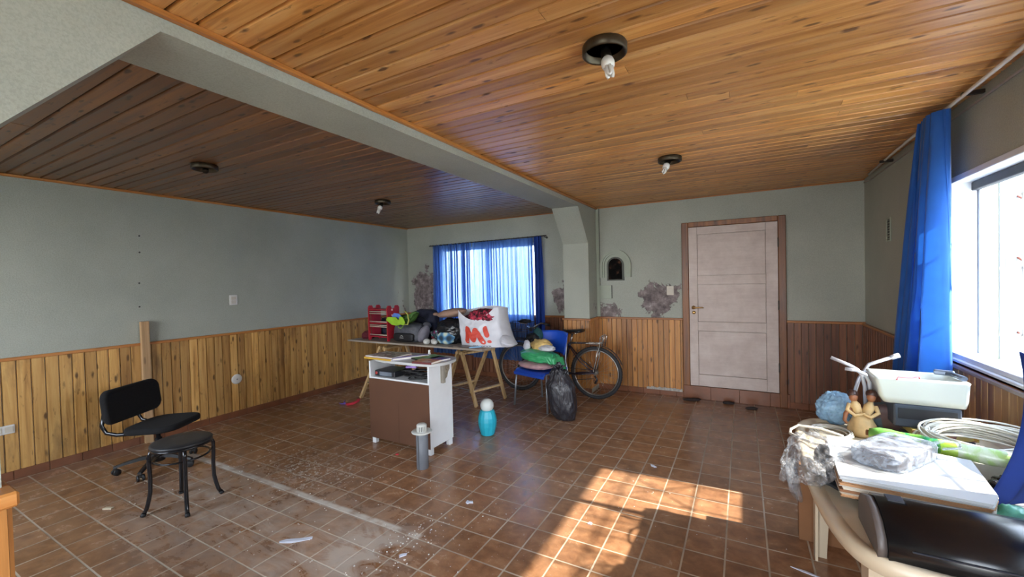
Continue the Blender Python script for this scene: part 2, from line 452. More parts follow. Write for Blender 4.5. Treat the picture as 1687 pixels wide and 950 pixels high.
# ---- wainscot boards
def boards_v(bm, axis, pos, nrm, a0, a1, z0, z1, w=.066, th=.012):
    """vertical boards on plane axis=pos facing nrm (+1/-1)"""
    a = a0; rnd = random.Random(int(a0*91+pos*7)); c = .0055
    while a < a1-1e-4:
        b_ = min(a+w, a1); d = rnd.uniform(0, .002)
        pr = [(a+.001, 0), (a+c, th+d), (b_-c, th+d), (b_-.001, 0)]
        def P(q, t, z): return (pos+nrm*t, q, z) if axis == 'x' else (q, pos+nrm*t, z)
        A = [bm.verts.new(P(q, t, z0)) for q, t in pr]; T = [bm.verts.new(P(q, t, z1)) for q, t in pr]
        for i in range(4): bm.faces.new((A[i], A[(i+1) % 4], T[(i+1) % 4], T[i]))
        bm.faces.new(A[::-1]); bm.faces.new(T); a = b_
tn = [0]
def trim(bm, m, **k):
    tn[0] += 1; return struct('trim_%d' % tn[0], bm, m, **k)
bm = B(); boards_v(bm, 'x', XL, 1, YF, YB, .07, .955, w=.080); trim(bm, M_wl)
bm = B(); boards_v(bm, 'y', YB, -1, XL, BX0, .07, .955); trim(bm, M_wd)
bm = B(); boards_v(bm, 'y', YB, -1, BX1, -.655, .07, .955); trim(bm, M_wb)
bm = B(); boards_v(bm, 'y', YB, -1, .425, XR, .05, .955); trim(bm, M_wd)
bm = B(); boards_v(bm, 'x', XR, -1, YF, 4.2, .05, .95); trim(bm, M_wr)
bm = B(); boards_v(bm, 'x', XR, -1, 4.2, YB, .05, .95); trim(bm, M_wd)
# far pillar cladding
bm = B(); boards_v(bm, 'y', PY, -1, BX0-.012, BX1+.012, .07, .955, w=.06); boards_v(bm, 'x', BX1, 1, PY, YB, .07, .955, w=.07); boards_v(bm, 'x', BX0, -1, PY, YB, .07, .955, w=.07); trim(bm, M_wb)
# near pillar cladding
bm = B(); boards_v(bm, 'x', BX1+.03, 1, YF, NPY+.004, 0, .945, w=.08, th=.018); boards_v(bm, 'y', NPY, 1, BX0-.02, BX1+.03, 0, .945, w=.08, th=.01)
box(bm, BX1, BX1+.03, YF, NPY, 0, .945)
trim(bm, M_wb)
bm = B(); box(bm, BX1-.01, BX1+.072, YF, NPY+.018, .94, .98, .006); box(bm, BX0-.05, BX1-.011, NPY-.01, NPY+.018, .94, .98, .006); trim(bm, M_trim)
# cap rails
bm = B(); box(bm, XL, XL+.026, YF, YB, .953, WZ, .004); trim(bm, M_trim)
bm = B()
box(bm, XL, BX0, YB-.026, YB, .953, WZ, .004); box(bm, BX1, -.65, YB-.026, YB, .953, WZ, .004)
box(bm, .42, XR, YB-.026, YB, .953, WZ, .004); box(bm, BX0-.024, BX1+.024, PY-.026, PY, .953, WZ, .004); trim(bm, M_trimx)
bm = B(); box(bm, BX1, BX1+.026, PY-.02, YB, .953, WZ, .004); box(bm, XR-.03, XR, YF, YB, .945, .968, .004); trim(bm, M_trim)
# ceiling mouldings
bm = B(); box(bm, BX1, BX1+.032, YF, YB, ZC-.022, ZC, .005); trim(bm, M_trim)
bm = B(); box(bm, XL, XL+.02, YF, YB, ZC-.022, ZC, .004); trim(bm, M_trim)
bm = B(); box(bm, XL, BX0, YB-.012, YB, ZC-.012, ZC); box(bm, BX1, XR, YB-.012, YB, ZC-.012, ZC, .002); trim(bm, M_trimx)
# tiled skirting
M_skirt = pm('brown_skirting_tile', srgb(122, 76, 50), .35, var=.2, scale=7)
bm = B()
y = YF
while y < YB: box(bm, XL, XL+.018, y+.002, min(y+.2, YB)-.001, 0, .072, .002); y += .2
struct('baseboard_left', bm, M_skirt)
bm = B()
for x0, x1 in ((XL, BX0), (BX1, -.655), (.42, XR)):
    x = x0
    while x < x1-.01: box(bm, x+.001, min(x+.2, x1)-.001, YB-.018, YB, 0, .068, .002); x += .2
box(bm, BX0-.014, BX1+.014, PY-.018, PY, 0, .068, .002)
struct('baseboard_back', bm, M_skirt)
bm = B(); y = YF
while y < YB: box(bm, XR-.018, XR, y+.001, min(y+.2, YB)-.001, 0, .06, .002); y += .2
struct('baseboard_right', bm, M_skirt)
# raised threshold below the door, faced with tiles
bm = B(); x = -.655
while x < .42: box(bm, x+.001, min(x+.305, .45)-.001, YB-.03, YB+.02, 0, .155, .002); x += .305
trim(bm, M_skirt)
# broken plaster strip left of the door
bm = B()
rnd = random.Random(4); prev = None
for i in range(24):
    x = -1.10 + i*.018; h = .012+.016*rnd.random(); box(bm, x, x+.018, YB-.02, YB-.005-.004*rnd.random(), .06, .072+h, .001)
trim(bm, pm('broken_white_plaster', srgb(176, 172, 164), .9, var=.35, scale=40))
# ---------------------------------------------------------------- windows, door, outside
M_alu = pm('white_aluminium', srgb(222, 226, 230), .35, var=.03)
M_glass, nt, bs = newmat('window_glass')
bs.inputs['Base Color'].default_value = (1, 1, 1, 1); bs.inputs['Roughness'].default_value = 0; bs.inputs['Alpha'].default_value = .08; bs.inputs['Specular IOR Level'].default_value = .6
M_black = pm('black_rubber', (.015, .015, .016), .6)
y0, y1, z0, z1 = RW
def rframe(bm, t0, t1, a0, a1, c0, c1, w, axis='x', bev=.003):
    """rectangular frame of four bars in plane x (or y)"""
    def bx(p, q, r, s):
        if axis == 'x': box(bm, t0, t1, p, q, r, s, bev)
        else: box(bm, p, q, t0, t1, r, s, bev)
    bx(a0, a0+w, c0, c1); bx(a1-w, a1, c0, c1); bx(a0+w, a1-w, c0, c0+w); bx(a0+w, a1-w, c1-w, c1)
bm = B(); rframe(bm, XR-.012, XR+.10, y0, y1, z0, z1, .034)
box(bm, XR-.03, XR+.012, y0-.03, y1+.03, z0-.022, z0+.008, .004)
w1 = struct('window_1', bm, M_alu)
bm = B(); rframe(bm, XR+.02, XR+.048, 1.384, 2.775, z0+.034, z1-.034, .05); sa = struct('sliding_sash', bm, M_alu, w1)
bm = B(); box(bm, XR+.032, XR+.036, 1.434, 2.725, z0+.084, z1-.084); struct('pane', bm, M_glass, sa)
bm = B(); rframe(bm, XR+.055, XR+.083, .39, 1.42, z0+.034, z1-.034, .045); sb = struct('sliding_sash', bm, M_alu, w1)
bm = B(); box(bm, XR+.067, XR+.071, .435, 1.375, z0+.079, z1-.079); struct('pane', bm, M_glass, sb)
bm = B(); box(bm, XR+.075, XR+.11, y0+.03, y1-.03, z1-.085, z1-.036, .004); struct('shutter_box_shade', bm, pm('shutter_shade_grey', srgb(70, 72, 78), .6), w1)  # dark bar stands in for the shade under the shutter box
bm = B(); box(bm, XR+.103, XR+.13, y1-.05, y1, z0+.01, z1-.01, .003); box(bm, XR+.135, XR+.16, y1-.02, y1, z0, z1, .002); struct('outer_guide_rail', bm, M_alu, w1)
# window board under the frame (inside)
bm = B(); box(bm, XR-.04, XR, y0-.05, y1+.06, z0-.045, z0-.021, .005); trim(bm, pm('sill_board', srgb(160, 150, 146), .45))
# outer reveal and open shutter leaf, grille
bm = B(); box(bm, XR+WT+.0, XR+WT+.02, 3.49, 3.62, .8, 2.2); box(bm, XR+WT+.02, XR+WT+.30, 3.50, 3.54, .93, 2.06, .006)
sh = obj('shutter_leaf', bm, pm('weathered_white_metal', srgb(150, 158, 164), .7, var=.08), label='white painted shutter leaf standing open outside the right window', cat='shutter')
M_rust = pm('rusty_red_paint', srgb(150, 84, 66), .6, var=.25, scale=30)
bm = B(); gx = XR+WT+.07
for z in (1.12, 1.50, 1.92): tube(bm, [(gx, .3, z), (gx, 3.46, z)], .007, 8)
for i in range(19):
    y = .465+i*.165; tube(bm, [(gx, y, .96), (gx, y, 2.06)], .006, 8)
for i in range(6):
    ya = .465+i*.495; yb = ya+.33
    tube(bm, [(gx, ya, 1.50), (gx, yb, 1.92)], .005, 6); tube(bm, [(gx, yb, 1.50), (gx, ya, 1.92)], .005, 6)
for z in (1.12, 1.50, 1.92):
    for y in (.35, 3.44): tube(bm, [(XR+WT-.02, y, z), (gx, y, z)], .008, 8)
obj('window_grille', bm, pm('pale_iron_paint', srgb(176, 172, 166), .6, var=.2), label='pale painted iron grille outside the right window', cat='grille')
bm = B()
bx_ = XR+WT+.125
tube(bm, [(bx_, 3.42, 1.06), (bx_, 3.42, 1.96)], .009, 8)
for z in (1.12, 1.55, 1.90):
    tube(bm, [(bx_-.05, 3.50, z+.01), (bx_-.045, 3.455, z-.012), (bx_-.02, 3.43, z-.008), (bx_, 3.42, z)], .006, 8)
obj('shutter_bolt', bm, M_rust, label='thin rusty red rod with hooks along the open shutter leaf', cat='bolt')
# outside ground and a neighbour's wall that send sunlight back in
bm = B(); box(bm, -20, XR+WT, -14, 24, -.3, -.135); struct('ground_soil', bm, pm('outside_soil', srgb(92, 88, 70), .95, var=.3, scale=2))  # unseen ground kept dark to lessen bounce on the left ceiling
bm = B(); box(bm, XR+WT, 20, -14, 24, -.3, -.13); struct('ground', bm, pm('outside_paving', srgb(226, 216, 196), .9, scale=2))  # unseen ground made pale to bounce more light onto the ceiling
bm = B(); box(bm, -9, 1.0, 7.6, 7.8, -.13, 3.4); struct('wall_sky_blocker', bm, M_white_out)  # unseen wall added to block sky light behind the back curtains
bm = B(); box(bm, 4.4, 4.6, -4, 9, -.13, 1.9); struct('wall_outside', bm, M_white_out)

# back window
x0, x1, z0, z1 = BW
bm = B(); rframe(bm, YB+.02, YB+.08, x0, x1, z0, z1, .045, 'y')
box(bm, -3.54, -3.48, YB+.03, YB+.07, z0+.04, z1-.04, .003)
w2 = struct('window_2', bm, M_alu)
bm = B(); box(bm, x0+.04, x1-.04, YB+.05, YB+.054, z0+.04, z1-.04); struct('pane', bm, M_glass, w2)
# unseen windows added behind the camera to fill the room with light
bm = B(); rframe(bm, YF-.1, YF-.03, -4.5, -2.6, .8, 2.1, .05, 'y'); box(bm, -3.58, -3.52, YF-.09, YF-.04, .85, 2.05)
w3 = struct('window_fill_left', bm, M_alu)
bm = B(); rframe(bm, YF-.1, YF-.03, -1.05, .45, .05, 2.15, .06, 'y'); box(bm, -.33, -.27, YF-.09, YF-.04, .1, 2.1)
w4 = struct('window_fill_right', bm, M_alu)

# door
M_doorp, nt, bs = newmat('worn_white_door_paint')
v = coords(nt); vs_ = coords(nt, (1, 1, 14))
c = ramp(nt, noisen(nt, v, 5, 6, .65), [(.3, srgb(186, 170, 162)), (.55, srgb(202, 188, 180)), (.75, srgb(212, 200, 192))])
st = ramp(nt, noisen(nt, vs_, 3, 5, .7), [(.35, (.93, .92, .91, 1)), (.6, (1, 1, 1, 1))])
nt.links.new(mix(nt, 1, c, st, 'MULTIPLY'), bs.inputs['Base Color']); bs.inputs['Roughness'].default_value = .55; bump(nt, bs, noisen(nt, v, 60, 4), .2, .002)
DX0, DX1, DZ0, DZ1 = -.572, .347, .165, 2.085
bm = B(); yb = YB-.02; yt = YB-.045
st_ = .095
zs = [DZ0, DZ0+.155, .86, .975, 1.445, 1.555, DZ1-.125, DZ1]
zs = [DZ0, .305, .835, .945, 1.395, 1.50, 1.995, DZ1]
box(bm, DX0, DX1, yb, YB, DZ0, DZ1)
box(bm, DX0, DX0+st_, yt, yb, DZ0, DZ1, .003); box(bm, DX1-st_-.02, DX1, yt, yb, DZ0, DZ1, .003)
for a_, b_ in ((0, 1), (2, 3), (4, 5), (6, 7)): box(bm, DX0+st_+.0005, DX1-st_-.0205, yt, yb, zs[a_], zs[b_], .003)
d1_ = struct('door_1', bm, M_doorp)
bm = B()
for a_, b_ in ((1, 2), (3, 4), (5, 6)): box(bm, DX0+st_+.005, DX1-st_-.025, yt+.006, yb-.0005, zs[a_]+.005, zs[b_]-.005, .002)
struct('door_panel', bm, M_doorp, d1_)
M_brass = pm('brass', srgb(176, 140, 86), .3, .9)
bm = B(); hx, hz = -.525, 1.115
lathe(bm, [(0, .006), (.021, .005), (.023, 0)], 20, Matrix.Translation((hx, yt, hz)) @ Matrix.Rotation(H2, 4, 'X'))
tube(bm, [(hx, yt, hz), (hx, yt-.045, hz), (hx+.015, yt-.052, hz), (hx+.10, yt-.050, hz+.003), (hx+.112, yt-.045, hz)], [.009, .009, .009, .008, .007], 10)
struct('door_handle', bm, M_brass, d1_)
bm = B(); lathe(bm, [(0, .008), (.012, .008), (.019, .004), (.021, 0)], 20, Matrix.Translation((hx+.003, yt, hz-.06)) @ Matrix.Rotation(H2, 4, 'X')); struct('keyhole_rosette', bm, M_brass, d1_)
bm = B(); box(bm, DX0-.08, DX0-.003, YB-.035, YB, .155, 2.15, .006); box(bm, DX1+.003, DX1+.078, YB-.035, YB, .0, 2.15, .006)
box(bm, DX0-.003, DX1+.003, YB-.034, YB, DZ1+.004, 2.15, .006); trim(bm, M_frame)
for hz_ in (.45, 1.15, 1.85):
    bm = B(); tube(bm, [(DX1+.002, yt-.006, hz_-.05), (DX1+.002, yt-.006, hz_+.05)], .007, 10); struct('hinge', bm, pm('grey_metal', srgb(120, 116, 110), .4, .8), d1_)

# ---------------------------------------------------------------- curtains
def fabric(name, col, transp=0.0, trans=.5, bumps=.1, sheen=0, rough=.8, emb=60):
    m, nt, bs = newmat(name); out = nt.nodes['Material Output']
    v = coords(nt); cc = col if len(col) == 4 else (*col, 1)
    base = ramp(nt, noisen(nt, v, 9, 4), [(.3, tuple(x*.86 for x in cc[:3])+(1,)), (.7, cc)])
    nt.links.new(base, bs.inputs['Base Color']); bs.inputs['Roughness'].default_value = rough; bs.inputs['Sheen Weight'].default_value = sheen
    bump(nt, bs, noisen(nt, v, emb*8, 2), bumps, .001)
    t = N(nt, 'ShaderNodeBsdfTranslucent'); nt.links.new(base, t.inputs[0])
    m1 = N(nt, 'ShaderNodeMixShader'); m1.inputs[0].default_value = trans; nt.links.new(bs.outputs[0], m1.inputs[1]); nt.links.new(t.outputs[0], m1.inputs[2])
    s = m1
    if transp:
        tr = N(nt, 'ShaderNodeBsdfTransparent'); tr.inputs[0].default_value = (.66, .82, 1, 1)
        s = N(nt, 'ShaderNodeMixShader'); s.inputs[0].default_value = transp; nt.links.new(m1.outputs[0], s.inputs[1]); nt.links.new(tr.outputs[0], s.inputs[2])
    nt.links.new(s.outputs[0], out.inputs[0]); return m
M_sheer = fabric('sheer_blue_curtain', srgb(96, 140, 212), .25, .55)
M_blue = fabric('blue_curtain', srgb(34, 100, 190), 0, .3, sheen=.2)
M_dblue = fabric('dark_blue_curtain', srgb(24, 62, 150), 0, .2)

def curtain(bm, x0, x1, z0, z1, y, folds, amp, seed=0, squeeze=None, nx=None, nz=22):
    rnd = random.Random(seed); nx = nx or folds*10
    ph = [rnd.uniform(-.25, .25) for _ in range(folds+3)]; am = [rnd.uniform(.5, 1.2) for _ in range(folds+3)]
    grid = []
    for j in range(nz+1):
        t = j/nz; row = []
        for i in range(nx+1):
            u = i/nx; k = u*folds; n_ = int(k); f = k-n_
            a_ = am[n_]*(1-f)+am[n_+1]*f; p_ = ph[n_]*(1-f)+ph[n_+1]*f
            xx = x0+(x1-x0)*(u if squeeze is None else squeeze(u))
            w = math.sin((k+p_*t*1.2)*2*math.pi)
            yy = y+amp*a_*(.75+.35*t)*w + .006*math.sin(k*9+t*4)
            xx += .7*amp*a_*math.sin((k+p_*t)*4*math.pi) + .01*t*noise.noise(Vector((u*6, t*2, seed)))
            row.append(bm.verts.new((xx, yy, z1+(z0-z1)*t)))
        grid.append(row)
    for j in range(nz):
        for i in range(nx):
            f = bm.faces.new((grid[j][i], grid[j][i+1], grid[j+1][i+1], grid[j+1][i])); f.smooth = True
bm = B(); curtain(bm, -4.52, -3.735, .33, 2.11, YB-.085, 16, .024, 3, squeeze=lambda u: u+.03*math.sin(u*19)+.02*math.sin(u*43+1))
obj('curtain', bm, M_sheer, label='left panel of the sheer blue curtains over the back window', cat='curtain', group='sheer blue curtains over the back window', recalc=False)
bm = B(); curtain(bm, -3.715, -2.67, .30, 2.11, YB-.085, 17, .020, 8, squeeze=lambda u: u+.03*math.sin(u*9))
obj('curtain', bm, M_sheer, label='right panel of the sheer blue curtains over the back window behind the bicycle', cat='curtain', group='sheer blue curtains over the back window', recalc=False)
bm = B(); curtain(bm, -2.64, -2.52, .30, 2.12, YB-.085, 3, .03, 5)
obj('curtain', bm, M_dblue, label='narrow dark blue curtain edge bunched at the right end of the back window rod', cat='curtain', group='sheer blue curtains over the back window', recalc=False)
M_rod = pm('dark_metal_rod', srgb(60, 56, 54), .4, .7)
t = thing('curtain_rod', 'thin dark curtain rod above the back window', 'curtain rod')
bm = B(); tube(bm, [(-4.58, YB-.085, 2.10), (-2.44, YB-.085, 2.125)], .008, 10); obj('rod', bm, M_rod, t)
for x in (-4.56, -2.47):
    bm = B(); tube(bm, [(x, YB, 2.105), (x, YB-.085, 2.108)], .006, 8); lathe(bm, [(0, .01), (.014, .008), (.016, 0)], 14, Matrix.Translation((x, YB, 2.105)) @ Matrix.Rotation(H2, 4, 'X')); obj('bracket', bm, M_rod, t)
for i in range(26):
    x = -4.5+i*.0765
    bm = B(); pts = [(x, YB-.085+.014*math.cos(a), 2.10+.0117*(x+4.58)/1+.014*math.sin(a)-.0) for a in [k*math.pi/5 for k in range(10)]]
    tube(bm, pts, .0018, 6, closed=True); obj('curtain_ring', bm, M_rod, t)

# gathered blue curtain by the right window: pulled together and tapering to the rod
def gather(bm, cx, cy0, cy1, z0, z1, top, folds, seed, xamp=.045, xmin=None):
    rnd = random.Random(seed); nx = folds*12; nz = 34; am = [rnd.uniform(.4, 1.25) for _ in range(folds+3)]
    grid = []
    for j in range(nz+1):
        t = j/nz; s = top+(1-top)*(t**.8); row = []
        mid = cy0*.0+(cy0+cy1)/2
        cyy = top_y+(mid-top_y)*(t**.85)
        for i in range(nx+1):
            u = i/nx; k = u*folds; n_ = int(k); f = k-n_; a_ = am[n_]*(1-f)+am[n_+1]*f
            yy = cyy+(u-.5)*(cy1-cy0)*s + .012*math.sin(k*4*math.pi+t*3)
            xx = cx+xamp*a_*(.55+.6*t)*math.sin(k*2*math.pi+1.3*math.sin(t*2.2+k*.8)) - .02*t
            if xmin: xx = min(xx, xmin)
            row.append(bm.verts.new((xx, yy, z1+(z0-z1)*t)))
        grid.append(row)
    for j in range(nz):
        for i in range(nx):
            f = bm.faces.new((grid[j][i], grid[j][i+1], grid[j+1][i+1], grid[j+1][i])); f.smooth = True
top_y = 3.37
bm = B(); gather(bm, .995, 3.30, 3.86, .45, 2.40, .46, 5, 11, xamp=.085, xmin=1.09)
obj('curtain', bm, M_blue, label='bright blue curtain gathered at the far side of the right window', cat='curtain', recalc=False)
top_y = 1.55
bm = B(); gather(bm, .97, 1.3, 1.85, .80, 2.40, .5, 6, 12)
obj('curtain', bm, M_dblue, label='dark blue curtain hanging at the near side of the right window over the plastic table', cat='curtain', recalc=False)
t = thing('curtain_rod', 'long white curtain rod under the ceiling above the right window', 'curtain rod')
M_whitep = pm('white_enamel', srgb(214, 208, 200), .4, var=.05)
bm = B(); tube(bm, [(1.02, 1.2, 2.405), (1.03, 3.2, 2.415), (1.045, 4.3, 2.425), (1.075, 5.2, 2.435)], .010, 10); obj('rod', bm, M_whitep, t)
for y in (1.3, 3.1, 4.6):
    bm = B(); box(bm, 1.02, XR, y-.01, y+.01, 2.41, 2.43, .002); obj('bracket', bm, M_rod, t)
bm = B(); tube(bm, [(XR-.008, -1, 2.37), (XR-.008, 5.3, 2.395)], .006, 8); tube(bm, [(XR-.008, 5.3, 2.395), (XR-.008, 5.50, 2.41)], .006, 8)
trim(bm, pm('surface_cable', srgb(170, 160, 150), .5))
# ================================================================ objects: wall fittings and lamps
M_switch = pm('white_plastic', srgb(214, 212, 206), .4, var=.04)
M_switchd = pm('cream_plastic', srgb(200, 192, 176), .4, var=.04)
M_grey_d = pm('dark_grey_slot', srgb(60, 60, 60), .6)
def plate(name, label, cat, M, w, h, keys, m=M_switch):
    """wall plate in local axes: x across, z up, facing -y"""
    bm = B(); box(bm, -w/2, w/2, -.009, 0, -h/2, h/2, .004, M=M, seg=2); o = obj(name, bm, m, label=label, cat=cat)
    for i, (kx, kz, kw, kh) in enumerate(keys):
        bm = B(); box(bm, kx-kw/2, kx+kw/2, -.0125, -.009, kz-kh/2, kz+kh/2, .0015, M=M); obj('key', bm, M_switchd, o)
    return o
ML = Matrix.Translation((XL, 2.649, 1.35)) @ Matrix.Rotation(H2, 4, 'Z')
plate('light_switch', 'white two-key light switch on the grey-green left wall above the pine boards', 'light switch', ML, .085, .115, [(0, .022, .05, .035), (0, -.022, .05, .035)])
ML = Matrix.Translation((XL+.013, .905, .41)) @ Matrix.Rotation(H2, 4, 'Z')
o = plate('socket_outlet', 'white wall socket on the pale pine boards beside the near pillar', 'socket', ML, .125, .07, [(-.03, 0, .045, .045), (.03, 0, .045, .045)])
ML = Matrix.Translation((-.795, YB, 1.322)); plate('light_switch', 'cream light switch on the peeling plaster just left of the door', 'light switch', ML, .085, .115, [(0, .0, .045, .05)], M_switchd)
bm = B(); lathe(bm, [(0, .010), (.045, .010), (.056, .006), (.058, 0)], 28, Matrix.Translation((XL+.013, 2.649, .436)) @ Matrix.Rotation(H2, 4, 'Y'))
o = obj('cover_plate', bm, M_switch, label='round white blank cover plate low on the pine boarded left wall', cat='cover plate')
bm = B(); lathe(bm, [(0, .0125), (.005, .012), (.006, .010)], 10, Matrix.Translation((XL+.013, 2.649, .436)) @ Matrix.Rotation(H2, 4, 'Y')); obj('screw', bm, M_grey_d, o)

# electrical panel cover, pipe casing and shrine niche on the back wall
M_sagep = pm('sage_paint_smooth', srgb(160, 168, 152), .6, var=.05)
bm = B(); box(bm, -1.70, -1.535, YB-.012, YB, 1.222, 1.40, .003); o = obj('panel_cover', bm, M_sagep, label='small grey-green painted panel cover on the wall below the arched niche', cat='panel cover')
bm = B(); box(bm, -1.537, -1.530, YB-.014, YB-.004, 1.225, 1.40); obj('edge_gap', bm, M_grey_d, o)
bm = B(); box(bm, BX1+.002, BX1+.045, YB-.02, YB, .98, ZC-.01, .003); trim(bm, M_sagep)
bm = B(); box(bm, BX1+.045, BX1+.050, YB-.006, YB, 1.40, ZC-.01); trim(bm, M_grey_d)
nx, nz = -1.478, 1.50
def arch(r, zb, n=20, cx=nx, cz=1.665): return [(cx-r, zb)]+[(cx-r*math.cos(math.pi*k/n), cz+r*math.sin(math.pi*k/n)) for k in range(n+1)]+[(cx+r, zb)]
def arch_band(bm, r0, r1, zb, ya, yb, cz=1.665):
    A = arch(r0, zb, cz=cz); Bq = arch(r1, zb, cz=cz)
    for i in range(len(A)-1):
        q = [A[i], A[i+1], Bq[i+1], Bq[i]]
        f = [bm.verts.new((x, ya, z)) for x, z in q]; g = [bm.verts.new((x, yb, z)) for x, z in q]
        bm.faces.new(f); bm.faces.new(g[::-1])
        for k in range(4): bm.faces.new((f[k], f[(k+1) % 4], g[(k+1) % 4], g[k]))
t = thing('shrine_niche', 'small arched wall niche with stepped plaster surround holding a dark picture', 'niche', (0, 0, 0))
bm = B(); arch_band(bm, .172, .205, 1.505, YB-.045, YB); arch_band(bm, .150, .172, 1.505, YB-.030, YB); arch_band(bm, .112, .150, 1.505, YB-.012, YB); bmesh.ops.remove_doubles(bm, verts=bm.verts, dist=1e-5); obj('arched_moulding', bm, M_sagep, t)
bm = B(); arch_band(bm, .092, .112, 1.475, YB-.030, YB); box(bm, nx-.112, nx+.112, YB-.030, YB, 1.462, 1.478); bmesh.ops.remove_doubles(bm, verts=bm.verts, dist=1e-5); obj('inner_frame', bm, pm('dark_olive_frame', srgb(70, 72, 62), .5), t)
m, nt, bs = newmat('dark_picture'); v = coords(nt)
c = ramp(nt, noisen(nt, v, 14, 3, .5), [(.45, srgb(10, 9, 8)), (.56, srgb(34, 24, 20)), (.64, srgb(80, 56, 42)), (.7, srgb(30, 22, 18))])
nt.links.new(c, bs.inputs[0]); bs.inputs['Roughness'].default_value = .8; bs.inputs['Specular IOR Level'].default_value = .1
bm = B(); prism(bm, [(x, z) for x, z in arch(.092, 1.478)], -.004, 0, M=Matrix.Translation((0, YB-.004, 0)) @ Matrix.Rotation(H2, 4, 'X')); obj('picture', bm, m, t)
# ventilation grille on the right wall
bm = B(); rframe(bm, XR-.010, XR, 4.655, 4.775, 1.755, 1.96, .014); t = obj('vent_grille', bm, M_sagep, label='small louvred vent grille high on the right wall beyond the blue curtain', cat='vent')
for i in range(8):
    z = 1.782+i*.0225
    bm = B(); box(bm, -.010, 0, 4.669, 4.761, -.002, .002, M=Matrix.Translation((XR-.001, 0, z)) @ Matrix.Rotation(-.6, 4, 'Y')); obj('louvre', bm, M_sagep, t)
bm = B(); box(bm, XR-.0015, XR-.0005, 4.668, 4.762, 1.768, 1.947); obj('backing', bm, M_grey_d, t)
# nail holes left by the removed partition
for i, (y, z) in enumerate(((1.815, 2.02), (1.812, 1.86), (1.800, 1.56), (1.795, 1.33))):
    bm = B(); lathe(bm, [(0, .003), (.006, .002), (.008, 0)], 8, Matrix.Translation((XL, y, z)) @ Matrix.Rotation(H2, 4, 'Y'))
    obj('wall_plug', bm, M_grey_d, label='dark screw hole in a vertical row on the left wall, %s' % ['topmost of the row', 'second from the top', 'third from the top', 'lowest, above the batten'][i], cat='screw hole', group='screw holes above the wooden batten')
# wooden batten standing against the left wall
m = boardwood('raw_batten', 2, (srgb(150, 118, 84), srgb(186, 150, 108), srgb(204, 170, 130)), .6, 0, .5)
bm = B(); box(bm, -.02, .02, -.032, .032, 0, 1.185, .002); o = obj('wooden_batten', bm, m, loc=(XL+.040, 1.812, 0.001), label='upright raw wooden batten against the pine boarded left wall behind the office chair', cat='batten')

# ---- ceiling lamps
M_brz = pm('dark_bronze', srgb(60, 54, 46), .35, .85, var=.25)
M_dish = pm('tarnished_dish', srgb(84, 76, 62), .4, .8, var=.3, scale=20)
M_bulb = pm('frosted_white', srgb(226, 226, 222), .35, var=.03)
def lamp(x, y, tilt_dir, bulb, label, tilt=.75):
    t = thing('ceiling_lamp', label, 'ceiling lamp', (x, y, ZC-.001), 0, 'ceiling lamps on the pine boards')
    bm = B(); lathe(bm, [(0, -.004), (.072, -.004), (.086, -.0), (.090, -.006), (.090, -.036), (.084, -.040), (.078, -.034), (.074, -.012), (0, -.012)][1:], 32)
    lathe(bm, [(.074, -.012), (0, -.012)], 32)
    obj('dish', bm, M_dish, t)
    bm = B(); d = Vector((math.cos(tilt_dir)*math.sin(tilt), math.sin(tilt_dir)*math.sin(tilt), -math.cos(tilt)))
    q = d.to_track_quat('Z', 'Y').to_matrix().to_4x4(); M = Matrix.Translation((d.x*.01, d.y*.01, -.014)) @ q
    lathe(bm, [(0, 0), (.014, 0), (.016, .012), (.021, .022), (.021, .055), (.019, .058), (0, .058)], 18, M)
    obj('socket', bm, M_brz, t)
    if bulb:
        Mb = M @ Matrix.Translation((0, 0, .05))
        bm = B(); lathe(bm, [(0, 0), (.014, 0), (.024, .014), (.027, .03), (.025, .045), (.018, .05), (0, .05)], 18, Mb); o = obj('bulb', bm, M_bulb, t)
        for a in (0, 2.1, 4.2):
            bm = B(); c_ = Vector((.011*math.cos(a), .011*math.sin(a), 0)); e = Vector((-.006*math.sin(a), .006*math.cos(a), 0))
            tube(bm, [Mb @ (c_-e+Vector((0, 0, .045))), Mb @ (c_-e+Vector((0, 0, .088))), Mb @ (c_+Vector((0, 0, .095))), Mb @ (c_+e+Vector((0, 0, .088))), Mb @ (c_+e+Vector((0, 0, .045)))], .0062, 8)
            obj('lamp_tube', bm, M_bulb, o)
    return t
lamp(-.482, 1.70, -.9, 1, 'large-looking nearest ceiling lamp, round dark dish with a tilted white compact bulb', .35)
lamp(-.497, 3.55, -2.0, 1, 'ceiling lamp in front of the white door, dark dish with a white bulb', .6)
lamp(-3.632, 1.70, -.3, 0, 'ceiling lamp without a bulb over the left bay, dark dish and empty socket', .6)
lamp(-3.606, 3.50, -1.9, 1, 'farthest left ceiling lamp, small dish with a white bulb near the blue curtains', .4)

